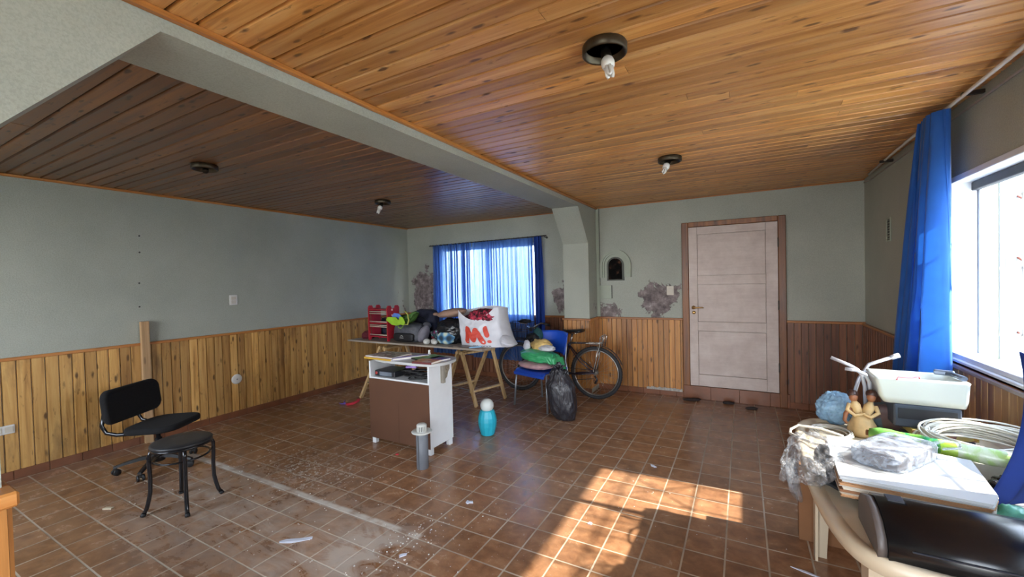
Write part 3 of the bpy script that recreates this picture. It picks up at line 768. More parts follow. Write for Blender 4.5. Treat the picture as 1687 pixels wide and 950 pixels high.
# ================================================================ office chair
M_bfab = pm('black_upholstery', (.006, .006, .007), .95, var=.3, scale=60, bumps=.3, bscale=300)
M_bpl = pm('black_plastic', (.012, .012, .013), .45, var=.2)
M_bmet = pm('black_enamel', (.010, .011, .014), .22, .3, Coat_Weight=.4)
ang = math.atan2(.52, .85)
t = thing('office_chair', 'low black swivel office chair without armrests in front of the left wall', 'office chair', (-4.33, 1.60, 0), ang)
def rbox(bm, w, d, h, r=.05, M=None, crown=0, seg=8):
    """rounded cushion, corners rounded in plan, soft edges"""
    pts = []
    for cx, cy, a0 in ((w/2-r, d/2-r, 0), (-w/2+r, d/2-r, H2), (-w/2+r, -d/2+r, 2*H2), (w/2-r, -d/2+r, 3*H2)):
        for k in range(seg+1):
            a = a0+k*H2/seg; pts.append((cx+r*math.cos(a), cy+r*math.sin(a)))
    rings = []
    for s, z in ((.93, -h/2), (.985, -h/2+h*.12), (1, -h*.15), (1, h*.15), (.98, h/2-h*.12), (.92, h/2)):
        rings.append([bm.verts.new((x*s, y*s, z + (crown*(1-(abs(2*x/w))**2) if z > 0 else crown*(1-(abs(2*x/w))**2)))) for x, y in pts])
    n = len(pts)
    for A, Bq in zip(rings, rings[1:]):
        for i in range(n):
            f = bm.faces.new((A[i], A[(i+1) % n], Bq[(i+1) % n], Bq[i])); f.smooth = True
    bm.faces.new(rings[0][::-1]); f = bm.faces.new(rings[-1])
    vs = [v for R in rings for v in R]
    if M is not None:
        for v in vs: v.co = M @ v.co
    return vs
# local axes: +x forward of the chair, y across
bm = B(); rbox(bm, .42, .43, .052, .12, Matrix.Translation((.05, .0, .365)) @ Matrix.Rotation(-.04, 4, 'Y')); obj('seat', bm, M_bfab, t)
bm = B(); Mb = Matrix.Translation((-.245, .03, .560)) @ Matrix.Rotation(-.12, 4, 'Y') @ Matrix.Rotation(H2, 4, 'Y') @ Matrix.Rotation(0, 4, 'Z')
vs = rbox(bm, .275, .54, .055, .075)
for v in vs:
    v.co.z += .35*(v.co.y**2)
    v.co = Mb @ v.co
obj('backrest', bm, M_bfab, t)
for s in (-1, 1):
    bm = B(); tube(bm, [(.0, s*.13, .34), (-.19, s*.165, .335), (-.265, s*.17, .355), (-.300, s*.17, .41), (-.285, s*.165, .50)], .012, 10, sq=1.3); obj('backrest_bracket', bm, M_bmet, t)
bm = B(); box(bm, -.13, .16, -.11, .11, .325, .348, .006); obj('seat_plate', bm, M_bpl, t)
bm = B(); lathe(bm, [(0, .07), (.026, .07), (.026, .25), (.016, .252), (.016, .33), (0, .33)], 20); obj('gas_lift', bm, pm('dark_steel', srgb(50, 50, 54), .3, .7), t)
bm = B(); lathe(bm, [(0, .055), (.040, .055), (.044, .085), (.034, .115), (0, .117)], 20)
cast = []
for k in range(5):
    a = 2*math.pi*k/5 + (-2.05-ang); d = Vector((math.cos(a), math.sin(a), 0)); n_ = Vector((-d.y, d.x, 0))
    sect = [(.03, .100, .022, .030), (.12, .098, .019, .026), (.22, .082, .016, .02), (.285, .066, .015, .016)]
    rings = []
    for (r, z, w_, h_) in sect:
        rings.append([bm.verts.new(d*r+n_*q*w_+Vector((0, 0, z+e*h_/2))) for q, e in ((-1, -1), (1, -1), (.7, 1), (-.7, 1))])
    for A, Bq in zip(rings, rings[1:]):
        for i in range(4): bm.faces.new((A[i], A[(i+1) % 4], Bq[(i+1) % 4], Bq[i]))
    bm.faces.new(rings[0]); bm.faces.new(rings[-1]); cast.append((d*.27, a))
obj('star_base', bm, M_bpl, t)
for c_, a in cast:
    o = None
    bm = B(); tube(bm, [(c_.x, c_.y, .03), (c_.x, c_.y, .068)], .007, 8); box(bm, -.014, .014, -.022, .022, .026, .05, .005, M=Matrix.Translation(c_) @ Matrix.Rotation(a+.6, 4, 'Z'))
    o = obj('castor', bm, M_bpl, t)
    for s in (-1, 1):
        bm = B(); lathe(bm, [(0, -.008), (.020, -.008), (.025, -.005), (.025, .005), (.020, .008), (0, .008)], 20, Matrix.Translation(c_) @ Matrix.Rotation(a+.6, 4, 'Z') @ Matrix.Translation((0, s*.017, .0255)) @ Matrix.Rotation(H2, 4, 'X'))
        obj('wheel', bm, M_bpl, o)

# ================================================================ round stool
sx0, sy0 = -3.41, 1.39
t = thing('round_stool', 'low black round stool with curved tubular legs standing in front of the office chair', 'stool', (sx0, sy0, 0))
bm = B(); lathe(bm, [(0, .455), (.10, .457), (.163, .456), (.172, .452), (.175, .446), (.174, .438), (.165, .434), (0, .434)], 48)
obj('seat', bm, pm('worn_black_vinyl', srgb(44, 45, 48), .42, var=.35, scale=16, bumps=.15), t)
bm = B(); tube(bm, [(.168*math.cos(a), .168*math.sin(a), .428) for a in [2*math.pi*k/40 for k in range(40)]], .009, 8, closed=True); obj('seat_ring', bm, M_bmet, t)
bm = B(); tube(bm, [(.155*math.cos(a), .155*math.sin(a), .345) for a in [2*math.pi*k/40 for k in range(40)]], .0065, 8, closed=True); obj('foot_ring', bm, M_bmet, t)
for k in range(4):
    a = math.radians(-158+90*k+ -0) - 0.02; a = math.atan2(-.225, -.075)+k*H2
    d = Vector((math.cos(a), math.sin(a), 0))
    prof = [(.06, .425), (.10, .428), (.14, .428), (.165, .415), (.176, .385), (.176, .345), (.172, .24), (.174, .15), (.185, .09), (.196, .045), (.212, .012)]
    bm = B(); tube(bm, [d*r+Vector((0, 0, z)) for r, z in prof], .0125, 12); o = obj('leg', bm, M_bmet, t)
    bm = B(); tube(bm, [d*.209+Vector((0, 0, .020)), d*.218+Vector((0, 0, 0.001))], .0145, 12); obj('rubber_foot', bm, M_black, o)

# ================================================================ cabinet in the middle
M_mel = pm('white_melamine', srgb(222, 226, 228), .35, var=.03)
M_hard = pm('brown_hardboard', srgb(86, 54, 34), .7, var=.08, scale=4)
M_chip = pm('exposed_chipboard', srgb(140, 130, 112), .9, var=.35, scale=50)
M_topg = pm('pale_grey_laminate', srgb(186, 190, 190), .35, var=.05)
cx0, cx1, cy0, cy1 = -3.09, -2.365, 2.765, 3.085
t = thing('cabinet', 'white melamine cabinet with brown hardboard back and rounded grey top, books on it', 'cabinet')
bm = B(); box(bm, cx1-.018, cx1, cy0, cy1, .06, .775, .001)
obj('side_panel', bm, M_mel, t)
bm = B(); box(bm, cx0, cx0+.018, cy0, cy1, .06, .775, .001); obj('side_panel', bm, M_mel, t)
bm = B(); box(bm, cx0, cx1-.002, cy0-.005, cy0-.0005, .058, .615, .001); box(bm, (cx0+cx1)/2-.003, (cx0+cx1)/2+.003, cy0-.0065, cy0-.0052, .07, .43)
obj('back_panel', bm, M_hard, t)
bm = B(); box(bm, cx0+.0185, cx1-.0185, cy0+.005, cy1, .612, .628, .001); obj('shelf', bm, M_mel, t)
bm = B(); box(bm, cx0+.0185, cx1-.0185, cy0+.005, cy1, .06, .076, .001); obj('bottom_panel', bm, M_mel, t)
bm = B(); box(bm, cx0+.0185, cx1-.0185, cy1-.02, cy1-.004, .078, .61, .002); o = obj('door', bm, M_mel, t)
for (x, y) in ((cx0+.03, cy0+.03), (cx1-.025, cy0+.025), (cx0+.03, cy1-.03), (cx1-.025, cy1-.03)):
    bm = B(); box(bm, x-.022, x+.022, y-.022, y+.022, 0, .06, .004); obj('foot', bm, M_mel, t)
# top: rounded bow towards the back of the room
pl_ = [(cx0-.03, cy0-.03), (cx1-.02, cy0-.035), (cx1+.05, cy0+.01), (cx1+.098, cy0+.085), (cx1+.105, cy0+.19), (cx1+.075, cy0+.30), (cx1+.0, cy1+.06), (cx0+.2, cy1+.07), (cx0-.03, cy1+.04)]
def smooth_poly(P, n=3):
    for _ in range(n):
        Q = []
        for i in range(len(P)):
            a_, b_ = Vector(P[i]), Vector(P[(i+1) % len(P)]); Q += [tuple(a_*.75+b_*.25), tuple(a_*.25+b_*.75)]
        P = Q
    return P
bm = B(); prism(bm, smooth_poly(pl_, 2), .777, .801, bev=.003); obj('top', bm, M_topg, t)
# torn-out corner of the side panel showing chipboard
bm = B()
py = [(cy0+.155, .772), (cy0+.155, .60), (cy0+.20, .595), (cy0+.225, .625), (cy0+.25, .64), (cy0+.262, .68), (cy0+.285, .705), (cy0+.29, .772)]
prism(bm, py, 0, .003, M=Matrix(((0, 0, 1, cx1-.0005), (1, 0, 0, 0), (0, 1, 0, 0), (0, 0, 0, 1)))); obj('torn_chipboard', bm, M_chip, t, label='torn chipboard patch')
bm = B(); box(bm, cx1+.002, cx1+.03, cy0+.155, cy0+.19, .60, .775, .002); obj('batten', bm, pm('grey_batten', srgb(150, 144, 132), .8, var=.2), t)

# machines in the open compartment
M_dev = pm('dark_device', srgb(38, 40, 46), .4, var=.2)
bm = B(); box(bm, -3.055, -2.80, 2.80, 3.02, .632, .685, .006)
o = obj('video_player', bm, M_dev, label='dark video player lying at the left in the open cabinet compartment', cat='player')
bm = B(); box(bm, -2.99, -2.835, 2.797, 2.80, .640, .676, .001); obj('front_panel', bm, pm('grey_panel', srgb(106, 116, 128), .4, var=.2), o)
bm = B(); lathe(bm, [(0, .006), (.013, .005), (.015, 0)], 16, Matrix.Translation((-3.03, 2.80, .66)) @ Matrix.Rotation(H2, 4, 'X')); obj('knob', bm, pm('red_plastic', srgb(170, 56, 50), .4), o)
rnd = random.Random(5); bm = B()
for k in range(7):
    pts = []; cx, cy = -2.62+rnd.uniform(-.05, .05), 2.90
    for i in range(26):
        a = i/26*2*math.pi; r = .085+.03*math.sin(a*3+k); pts.append((cx+r*1.4*math.cos(a+k), cy+r*.8*math.sin(a+k), .637+.011*k+.004*math.sin(a*4+k)))
    tube(bm, pts, .006, 6, closed=True)
obj('cable_tangle', bm, M_bpl, label='black tangle of cables lying at the right in the open cabinet compartment', cat='cables')
bm = B(); box(bm, -.05, .05, -.03, .03, 0, .02, .004, M=Matrix.Translation((-2.66, 2.88, .722)) @ Matrix.Rotation(.4, 4, 'Z'))
obj('small_box', bm, pm('violet_white_print', srgb(150, 120, 190), .4, var=.5, scale=40), label='small violet and white box on the black cables inside the cabinet', cat='box')

# books on top
def printed(name, cols, sc=9, seed=0, st=(.42, .5, .58)):
    m, nt, bs = newmat(name); v = coords(nt); mp = N(nt, 'ShaderNodeMapping'); mp.inputs['Location'].default_value = (seed*3.3, seed*1.7, 0); nt.links.new(v, mp.inputs[0])
    vo = N(nt, 'ShaderNodeTexVoronoi'); vo.inputs['Scale'].default_value = sc; nt.links.new(mp.outputs[0], vo.inputs[0])
    s = sepxyz(nt, vo.outputs['Color'])[0]; n = len(cols)
    c = ramp(nt, s, [(i/n, cols[i]) for i in range(n)], 'CONSTANT'); c2 = mix(nt, .35, c, ramp(nt, noisen(nt, mp.outputs[0], sc*2, 4), [(.3, cols[0]), (.7, cols[-1])]))
    nt.links.new(c2, bs.inputs[0]); bs.inputs['Roughness'].default_value = .35; return m
M_pages = pm('book_pages', srgb(226, 222, 210), .8, var=.06, scale=200)
def book(label, x, y, z, w, d, h, rz, cov, spine, group, pages=M_pages, name='book', tilt=0):
    t = thing(name, label, 'book', (x, y, z), rz, group)
    bm = B(); box(bm, -w/2+.002, w/2-.003, -d/2+.003, d/2-.003, .0015, h-.0015); obj('pages', bm, pages, t)
    bm = B(); box(bm, -w/2, w/2, -d/2, d/2, h-.0015, h, 0); box(bm, -w/2, w/2, -d/2, d/2, 0, .0015); obj('cover', bm, cov, t)
    bm = B(); box(bm, -w/2-.001, w/2+.001, -d/2-.0015, -d/2+.001, 0, h, .0005); obj('spine', bm, spine, t, label='front edge strip')
    return t
G = 'books on the rounded cabinet top'
yel = pm('yellow_spine', srgb(196, 156, 50), .5); blu = pm('bright_blue_spine', srgb(60, 150, 215), .5); lil = pm('lilac_spine', srgb(160, 150, 206), .5)
dkr = pm('dark_red_spine', srgb(96, 30, 30), .5); grn = pm('green_spine', srgb(110, 170, 110), .5); purp = pm('purple_spine', srgb(84, 60, 150), .5); blk = pm('black_spine', srgb(30, 28, 30), .5)
ca = printed('cover_comic', [srgb(60, 48, 50), srgb(170, 160, 160), srgb(120, 50, 56), srgb(210, 206, 200)], 26, 1)
cb = printed('cover_green', [srgb(70, 130, 60), srgb(190, 190, 80), srgb(150, 90, 50), srgb(120, 180, 120)], 22, 2)
cc_ = printed('cover_orange', [srgb(190, 90, 50), srgb(210, 150, 90), srgb(120, 50, 50), srgb(220, 200, 190)], 22, 3)
cd_ = printed('cover_violet', [srgb(70, 50, 140), srgb(110, 90, 180), srgb(40, 40, 90), srgb(150, 140, 200)], 22, 4)
book('yellow-edged book, lowest of the left pile on the cabinet top', -2.93, 2.86, .802, .36, .27, .016, -.06, cc_, yel, G)
book('large comic-covered book on the yellow-edged book, topmost of the left pile', -2.94, 2.875, .8185, .34, .26, .010, -.02, ca, pm('white_spine', srgb(210, 206, 200), .5), G)
book('long narrow bright blue and lilac book in the middle of the cabinet top', -2.695, 2.90, .802, .06, .34, .020, -.55, lil, blu, G)
book('green and yellow picture book lying flat on the cabinet top', -2.53, 2.955, .802, .19, .24, .014, -.35, cb, blk, G)
book('orange and black covered book nearest the rounded end of the cabinet top', -2.415, 2.80, .802, .20, .15, .018, .08, cc_, dkr, G)
book('violet book at the back of the rounded cabinet top', -2.40, 2.955, .802, .17, .12, .014, -.2, cd_, purp, G)
bm = B(); lathe(bm, [(0, 0), (.012, 0), (.014, .02), (.008, .034), (.013, .044), (0, .056)], 16, Matrix.Translation((-2.63, 3.09, .802))); obj('white_ornament', bm, M_bulb, label='tiny white knob-shaped ornament at the back of the cabinet top', cat='ornament')

# drain pipe with dome strainer standing in front of the cabinet
t = thing('drain_pipe', 'short grey plastic pipe with domed white strainer standing on the floor before the cabinet', 'pipe', (-2.285, 2.565, 0), .3)
bm = B(); lathe(bm, [(.044, 0.001), (.046, 0), (.048, .002), (.048, .282), (.044, .284), (.044, .001)], 32); obj('pipe', bm, pm('grey_pvc', srgb(104, 108, 114), .45, var=.15, scale=6), t)
bm = B(); box(bm, -.050, -.0475, -.002, .002, .0, .28, M=Matrix.Rotation(1.35, 4, 'Z')); obj('seam', bm, M_grey_d, t)
M_str = pm('white_pvc', srgb(196, 198, 192), .45, var=.08)
bm = B(); lathe(bm, [(.047, .272), (.05, .286), (.080, .292), (.083, .298), (.079, .303), (.050, .298), (.046, .30)], 36)
for k in range(18):
    a = 2*math.pi*k/18; M_ = Matrix.Rotation(a, 4, 'Z')
    vs = box(bm, .033, .040, -.0035, .0035, .298, .345, .001, M=M_)
lathe(bm, [(.042, .297), (.043, .302), (.036, .302)], 36)
lathe(bm, [(.041, .343), (.040, .352), (.030, .360), (.012, .362), (0, .361)], 36); obj('strainer', bm, M_str, t)
bm = B(); lathe(bm, [(0, .300), (.032, .300), (.032, .342), (0, .343)], 20); obj('strainer_core', bm, M_grey_d, t)

# cyan bottle with white ball stopper
t = thing('cyan_bottle', 'turquoise barrel-shaped bottle with a white ball lid on the tiled floor', 'bottle', (-2.20, 3.415, 0))
bm = B(); lathe(bm, [(0, .004), (.060, .002), (.066, .006), (.088, .09), (.092, .135), (.088, .175), (.070, .235), (.058, .242), (0, .242)], 14, smooth=False); obj('body', bm, pm('turquoise_plastic', srgb(40, 172, 196), .4, var=.1), t)
bm = B(); bmesh.ops.create_uvsphere(bm, u_segments=28, v_segments=18, radius=.066)
for v in bm.verts: v.co.z += .285
for f in bm.faces: f.smooth = True
obj('ball_lid', bm, pm('matt_white_ball', srgb(206, 212, 208), .6, var=.05), t)
# ================================================================ trestle table
M_pine = boardwood('light_pine_timber', 2, (srgb(176, 142, 94), srgb(206, 174, 124), srgb(220, 194, 150)), .55, 0, .5)
def bar(bm, p, q, w, h, ref=None):
    p, q = Vector(p), Vector(q); t = (q-p); L = t.length; t.normalize(); u, w_ = frame_at(t, ref)
    M = Matrix((u, w_, t)).transposed().to_4x4(); M.translation = (p+q)/2
    return box(bm, -w/2, w/2, -h/2, h/2, -L/2, L/2, .002, M=M)
TZ = .735
def trestle(label, feet, tops):
    """feet: front-left, front-right, back-left, back-right on the floor; tops likewise under the board"""
    t = thing('trestle', label, 'trestle', (0, 0, 0), 0, 'pine trestles carrying the board')
    for f, p in zip(feet, tops):
        bm = B(); bar(bm, (f[0], f[1], 0.004), (p[0], p[1], TZ-.055), .045, .028); o = obj('leg', bm, M_pine, t)
    F = [Vector((*f, 0)) for f in feet]; P = [Vector((*p, TZ-.055)) for p in tops]
    for a, b in ((0, 1), (2, 3)):
        k = .28; bm = B(); bar(bm, F[a]*(1-k)+P[a]*k, F[b]*(1-k)+P[b]*k, .045, .022); obj('lower_rail', bm, M_pine, t)
    for a, b in ((0, 1), (2, 3)):
        bm = B(); bar(bm, P[a]*.96+F[a]*.04+(P[a]-P[b])*.06, P[b]*.96+F[b]*.04+(P[b]-P[a])*.06, .05, .025); obj('top_rail', bm, M_pine, t)
    bm = B(); k = .3; tube(bm, [F[0]*(1-k)+P[0]*k, F[2]*(1-k)+P[2]*k], .006, 8); obj('spreader', bm, pm('grey_metal', srgb(120, 116, 110), .4, .8), t)
    return t
trestle('right pine trestle beside the turquoise bottle, carrying the board', [(-2.79, 4.10), (-2.66, 4.56), (-3.33, 4.18), (-3.21, 4.60)], [(-2.90, 3.98), (-2.74, 4.40), (-3.00, 3.99), (-2.83, 4.42)][:2]+[(-2.97, 4.02), (-2.82, 4.44)])
trestle('left pine trestle, partly hidden behind the cabinet', [(-4.41, 3.80), (-4.41, 4.30), (-3.85, 3.84), (-3.85, 4.34)], [(-4.15, 3.92), (-4.15, 4.30), (-4.08, 3.92), (-4.08, 4.30)])
M_board = boardwood('weathered_board', 0, (srgb(134, 122, 110), srgb(160, 150, 138), srgb(178, 170, 160)), .6, 0, .3)
bm = B(); tbl = [(-4.66, 3.82), (-2.48, 3.78), (-2.43, 4.44), (-4.60, 4.48)]
prism(bm, tbl, TZ+.001, TZ+.021, bev=.002); obj('table_board', bm, M_board, label='long weathered grey board lying across the two pine trestles', cat='table board')
TT = TZ+.022

# ---- things on the board
M_redp = pm('red_painted_wood', srgb(168, 36, 50), .4, var=.15)
t = thing('red_rack', 'small red toy rack with two shelves and white slats on the board', 'rack', (-4.15, 3.985, TT), -.06)
w, d, h = .36, .20, .40
for s in (-1, 1):
    bm = B(); prism(bm, [(-d/2, 0), (-d/2+.03, 0), (-d/2+.04, .03), (d/2-.04, .03), (d/2-.03, 0), (d/2, 0), (d/2, .43), (d/2-.02, .455), (d/2-.06, .455), (d/2-.075, .42), (-d/2+.075, .42), (-d/2+.06, .455), (-d/2+.02, .455), (-d/2, .43)], -.008, .008, M=Matrix.Translation((s*w/2, 0, 0)) @ Matrix(((0, 0, 1, 0), (1, 0, 0, 0), (0, 1, 0, 0), (0, 0, 0, 1)))); o = obj('side', bm, M_redp, t)
    if s == 1:
        for z in (.40, .33, .28, .24):
            bm = B(); lathe(bm, [(0, .004), (.012, .003), (.014, 0)], 12, Matrix.Translation((w/2+.008, -.02, z)) @ Matrix.Rotation(H2, 4, 'Y')); obj('painted_dot', bm, pm('pale_pink', srgb(226, 190, 184), .5), o)
for z in (.05, .225, .40):
    bm = B(); box(bm, -w/2+.008, w/2-.008, -d/2+.01, d/2-.01, z-.006, z+.006, .001); obj('shelf', bm, M_redp, t)
M_slat = pm('cream_slat', srgb(206, 192, 172), .5)
for z in (.375, .35, .245, .20, .18, .075):
    bm = B(); tube(bm, [(-w/2+.005, -d/2+.015, z), (w/2-.005, -d/2+.015, z)], .006, 8); obj('slat', bm, M_slat, t)
for x in (-.155, .14):
    for za, zb in ((.06, .215), (.235, .39)):
        bm = B(); tube(bm, [(x, -d/2+.02, za), (x, -d/2+.02, zb)], .004, 6); obj('upright', bm, pm('brown_bar', srgb(96, 70, 44), .6), t)

def dent(seed, sc=2.2, a=.1):
    so = Vector((seed*9.1, seed*2.3, 0)); return so
M_grbag = pm('grey_nylon', srgb(78, 80, 88), .6, var=.25, scale=20, bumps=.3)
M_blbag = pm('black_nylon', srgb(18, 18, 22), .6, var=.3, scale=20, bumps=.3)
M_navy = pm('navy_cloth', srgb(34, 38, 58), .85, var=.3, bumps=.3)
t = thing('backpack', 'grey and black backpack with small white logo lying on the board', 'backpack', (-3.71, 3.99, TT), 0)
bm = B(); blob(bm, (0, .04, .11), (.215, .15, .12), 4, .10, 1.6, .015, 5, zmin=.002, seed=2, pw=.6); obj('body', bm, M_grbag, t)
bm = B(); blob(bm, (0, -.10, .065), (.165, .035, .055), 4, .03, 2, 0, 5, zmin=.004, seed=4, pw=.5); f = obj('front_pocket', bm, M_blbag, t)
bm = B(); tube(bm, [(-.022, -.146, .075), (-.006, -.146, .092), (.0, -.146, .084), (.008, -.146, .094), (.026, -.146, .075)], .0022, 6); tube(bm, [(-.03, -.146, .062), (.032, -.146, .062)], .0030, 6)
obj('logo', bm, M_bulb, f)
bm = B(); blob(bm, (.235, .0, .10), (.055, .085, .11), 3, .12, 2, .03, 5, zmin=.002, seed=6, shape=lambda p, d: Vector((p.x+(p.z)*.35, p.y, p.z))); obj('side_flap', bm, pm('light_grey_cloth', srgb(122, 120, 130), .8, var=.15, bumps=.3), t)
bm = B(); blob(bm, (.20, .1, .19), (.06, .05, .05), 3, .1, 2, zmin=.02, seed=9); obj('top_handle_pad', bm, M_grbag, t)

M_lime = pm('lime_cloth', srgb(150, 196, 50), .6, var=.15, bumps=.2); M_limed = pm('dark_green_cloth', srgb(66, 104, 40), .7, var=.2, bumps=.2)
t = thing('lime_bag', 'lime green and dark bag with blue panel lying on top of the grey backpack', 'bag', (-3.76, 3.97, TT+.222), 0)
bm = B(); blob(bm, (0, .02, .055), (.19, .11, .055), 4, .2, 2, .05, 4, zmin=.003, seed=12, shape=lambda p, d: Vector((p.x, p.y-.03*abs(p.x)/.19, p.z+.10*max(0, d.x)**2-.05*max(0, -d.x)*0))); obj('body', bm, M_limed, t)
bm = B(); prism(bm, [(-.20, .06), (-.165, .098), (-.03, .10), (.02, .05), (.05, .01), (-.04, -.012), (-.12, .0)], -.004, .004, M=Matrix.Translation((0, -.112, 0)) @ Matrix.Rotation(H2+.25, 4, 'X')); obj('lime_panel', bm, M_lime, t)
bm = B(); prism(bm, [(.0, .02), (.05, .11), (.10, .10), (.12, .03), (.09, -.005)], -.004, .004, M=Matrix.Translation((0, -.124, 0)) @ Matrix.Rotation(H2+.2, 4, 'X')); obj('lime_panel', bm, M_lime, t)
bm = B(); prism(bm, [(-.13, .10), (-.09, .145), (-.01, .14), (.035, .10), (-.02, .045)], -.004, .004, M=Matrix.Translation((0, -.085, 0)) @ Matrix.Rotation(H2+.1, 4, 'X')); obj('blue_panel', bm, pm('light_blue_cloth', srgb(90, 130, 210), .6), t, label='light blue panel')
M_band = pm('yellow_green_band', srgb(176, 178, 84), .6, var=.1)
bm = B(); tube(bm, [(.04, -.06, .155), (.09, -.09, .17), (.14, -.10, .13), (.165, -.11, .06), (.155, -.12, .01), (.10, -.13, .005)], .010, 8, sq=.4); obj('strap', bm, M_band, t)
bm = B(); tube(bm, [(.01, -.14, .0), (.03, -.15, -.03), (.07, -.152, -.038), (.10, -.148, -.012)], .004, 6); obj('cord', bm, M_lime, t)

bm = B(); blob(bm, (-3.72, 4.32, TT+.19), (.20, .085, .19), 4, .08, 1.5, .02, 4, zmin=TT+.001, seed=15, pw=.6); o = obj('navy_bag', bm, M_navy, label='dark navy bag standing behind the lime green bag and red rack', cat='bag')
bm = B(); tube(bm, [(-3.88, 4.225, TT+.33), (-3.80, 4.225, TT+.31), (-3.68, 4.23, TT+.27), (-3.60, 4.235, TT+.21)], .007, 8); obj('zip', bm, M_dev, o)
M_wine = pm('dark_red_cloth', srgb(92, 24, 36), .8, var=.3, bumps=.3)
t = thing('black_bag', 'dark bag with a looping black strap behind the red rack', 'bag', (-4.36, 4.22, TT), 0)
bm = B(); blob(bm, (0, 0, .12), (.12, .09, .14), 4, .12, 2, .03, 4, zmin=.001, seed=17); obj('body', bm, M_navy, t)
bm = B(); tube(bm, [(.06, -.03, .24), (-.02, -.05, .265), (-.12, -.06, .255), (-.18, -.06, .21), (-.17, -.06, .17)], .012, 8, sq=.5); obj('strap', bm, M_blbag, t)
bm = B(); blob(bm, (-4.45, 4.01, TT+.045), (.09, .09, .06), 4, .25, 2.5, .10, 4, zmin=TT+.001, seed=19, shape=lambda p, d: Vector((p.x, p.y, p.z+.05*max(0, d.x)))); obj('red_cloth', bm, M_wine, label='crumpled dark red cloth at the left of the red rack on the board', cat='cloth')
# white rolled socks
for i, (x, y, rz, ln, lb) in enumerate(((-3.335, 3.875, -1.2, .06, 'rolled white sock at the front edge of the board, left one of the pair'), (-3.245, 3.905, -.75, .10, 'rolled white sock at the front edge of the board, right and longer one'))):
    bm = B(); blob(bm, (0, 0, .032), (ln, .036, .034), 3, .10, 2, .03, 5, zmin=.001, seed=21+i); obj('white_sock', bm, pm('white_cotton', srgb(214, 214, 208), .9, var=.08, bumps=.3), loc=(x, y, TT), rot=(0, 0, rz), label=lb, cat='sock')
# dark translucent bag with plaid cloth
M_dkpl = pm('black_film', srgb(22, 25, 30), .25, var=.5, scale=10, bumps=.3, bscale=18)
m, nt, bs = newmat('blue_plaid'); v = coords(nt, (60, 60, 60)); X, Y, Z = sepxyz(nt, v)
a_ = math_(nt, 'SINE', X); b_ = math_(nt, 'SINE', Z); s_ = math_(nt, 'MULTIPLY', math_(nt, 'ADD', a_, b_), .25)
nt.links.new(ramp(nt, math_(nt, 'ADD', s_, .5), [(.2, srgb(40, 60, 74)), (.5, srgb(70, 120, 160)), (.72, srgb(150, 186, 196)), (.9, srgb(200, 210, 190))]), bs.inputs[0]); bs.inputs['Roughness'].default_value = .8
M_plaid = m
t = thing('dark_bag', 'dark plastic bag stuffed with blue plaid cloth, left of the white shopping bag', 'bag', (-3.10, 4.06, TT), 0)
bm = B(); blob(bm, (.0, .02, .14), (.19, .15, .155), 5, .10, 1.8, .05, 4, zmin=.001, seed=25, pw=.85); obj('body', bm, M_dkpl, t)
bm = B(); blob(bm, (.0, -.115, .075), (.12, .055, .075), 4, .12, 2, .05, 4, zmin=.002, seed=26); obj('plaid_cloth', bm, M_plaid, t)
bm = B(); blob(bm, (-.155, -.085, .115), (.07, .05, .05), 4, .2, 2, .08, 4, seed=27); obj('patterned_cloth', bm, printed('teal_pink_print', [srgb(40, 60, 66), srgb(110, 170, 170), srgb(130, 40, 90), srgb(40, 40, 56)], 40, 6), t)
bm = B(); blob(bm, (-.22, .0, .06), (.06, .08, .055), 3, .2, 2, .05, 4, zmin=.002, seed=28); obj('wine_cloth', bm, M_wine, t)
# brown cushion on top
bm = B(); blob(bm, (-3.10, 4.08, TT+.362), (.195, .14, .055), 4, .08, 1.8, .02, 4, zmin=TT+.315, seed=30, shape=lambda p, d: Vector((p.x, p.y, p.z+.03*d.x))); o = obj('brown_cushion', bm, pm('fawn_cloth', srgb(150, 122, 106), .75, var=.2, scale=8, bumps=.4, bscale=20), label='fawn brown cushion lying on the dark plaid-filled bag', cat='cushion')
bm = B(); blob(bm, (-3.335, 4.07, TT+.345), (.05, .03, .02), 3, .1, 2, seed=31); obj('tied_corner', bm, pm('fawn_cloth', srgb(150, 122, 106)), o)
# magazine with light-blue edge
t = thing('flat_book', 'thin wide book with light blue edge lying before the white shopping bag', 'book', (-2.73, 3.87, TT), 0)
bm = B(); prism(bm, [(-.22, -.075), (.06, -.075), (.16, .06), (-.10, .06)], 0, .012, bev=.001); obj('cover', bm, printed('grey_brown_cover', [srgb(110, 100, 92), srgb(150, 140, 128), srgb(90, 84, 80)], 10, 9), t)
bm = B(); bar(bm, (.07, -.078, .008), (.172, .062, .008), .010, .014); obj('blue_edge', bm, pm('light_blue_edge', srgb(140, 188, 224), .5), t)
# ---- white shopping bag
WX = -2.60
def bagpt(u, v_, off=0.0, side=0):
    """front of the bag: u 0..1 left to right, v 0..1 bottom to top"""
    xl = -2.865-.075*v_; xr = -2.40-.03*v_ + .09*(1-v_)**3
    x = xl+(xr-xl)*u
    bulge = .05*math.sin(math.pi*u)*(1-.4*v_)
    y = 3.965-.02-bulge+.05*v_ + .05*u*u
    fold = .010*ridge(Vector((u*3, v_*2.3, 4.2)), 3)+.006*noise.noise(Vector((u*8, v_*8, 1)))
    rim = .03*math.sin(math.pi*u)
    z = TT+.002+v_*(.405-.125*math.sin(math.pi*min(1, u*1.05)*1.0)*1.0 + .035*u)
    return Vector((x, y-fold*min(1, 6*v_)-off, z))
M_bagw = pm('white_carrier_film', srgb(206, 208, 216), .4, var=.05, scale=6, bumps=.25, bscale=14)
t = thing('shopping_bag', 'large white plastic shopping bag printed with a red M and exclamation mark', 'shopping bag', (0, 0, 0))
bm = B(); nu, nv = 40, 26
ft = [[bm.verts.new(bagpt(i/nu, j/nv)) for i in range(nu+1)] for j in range(nv+1)]
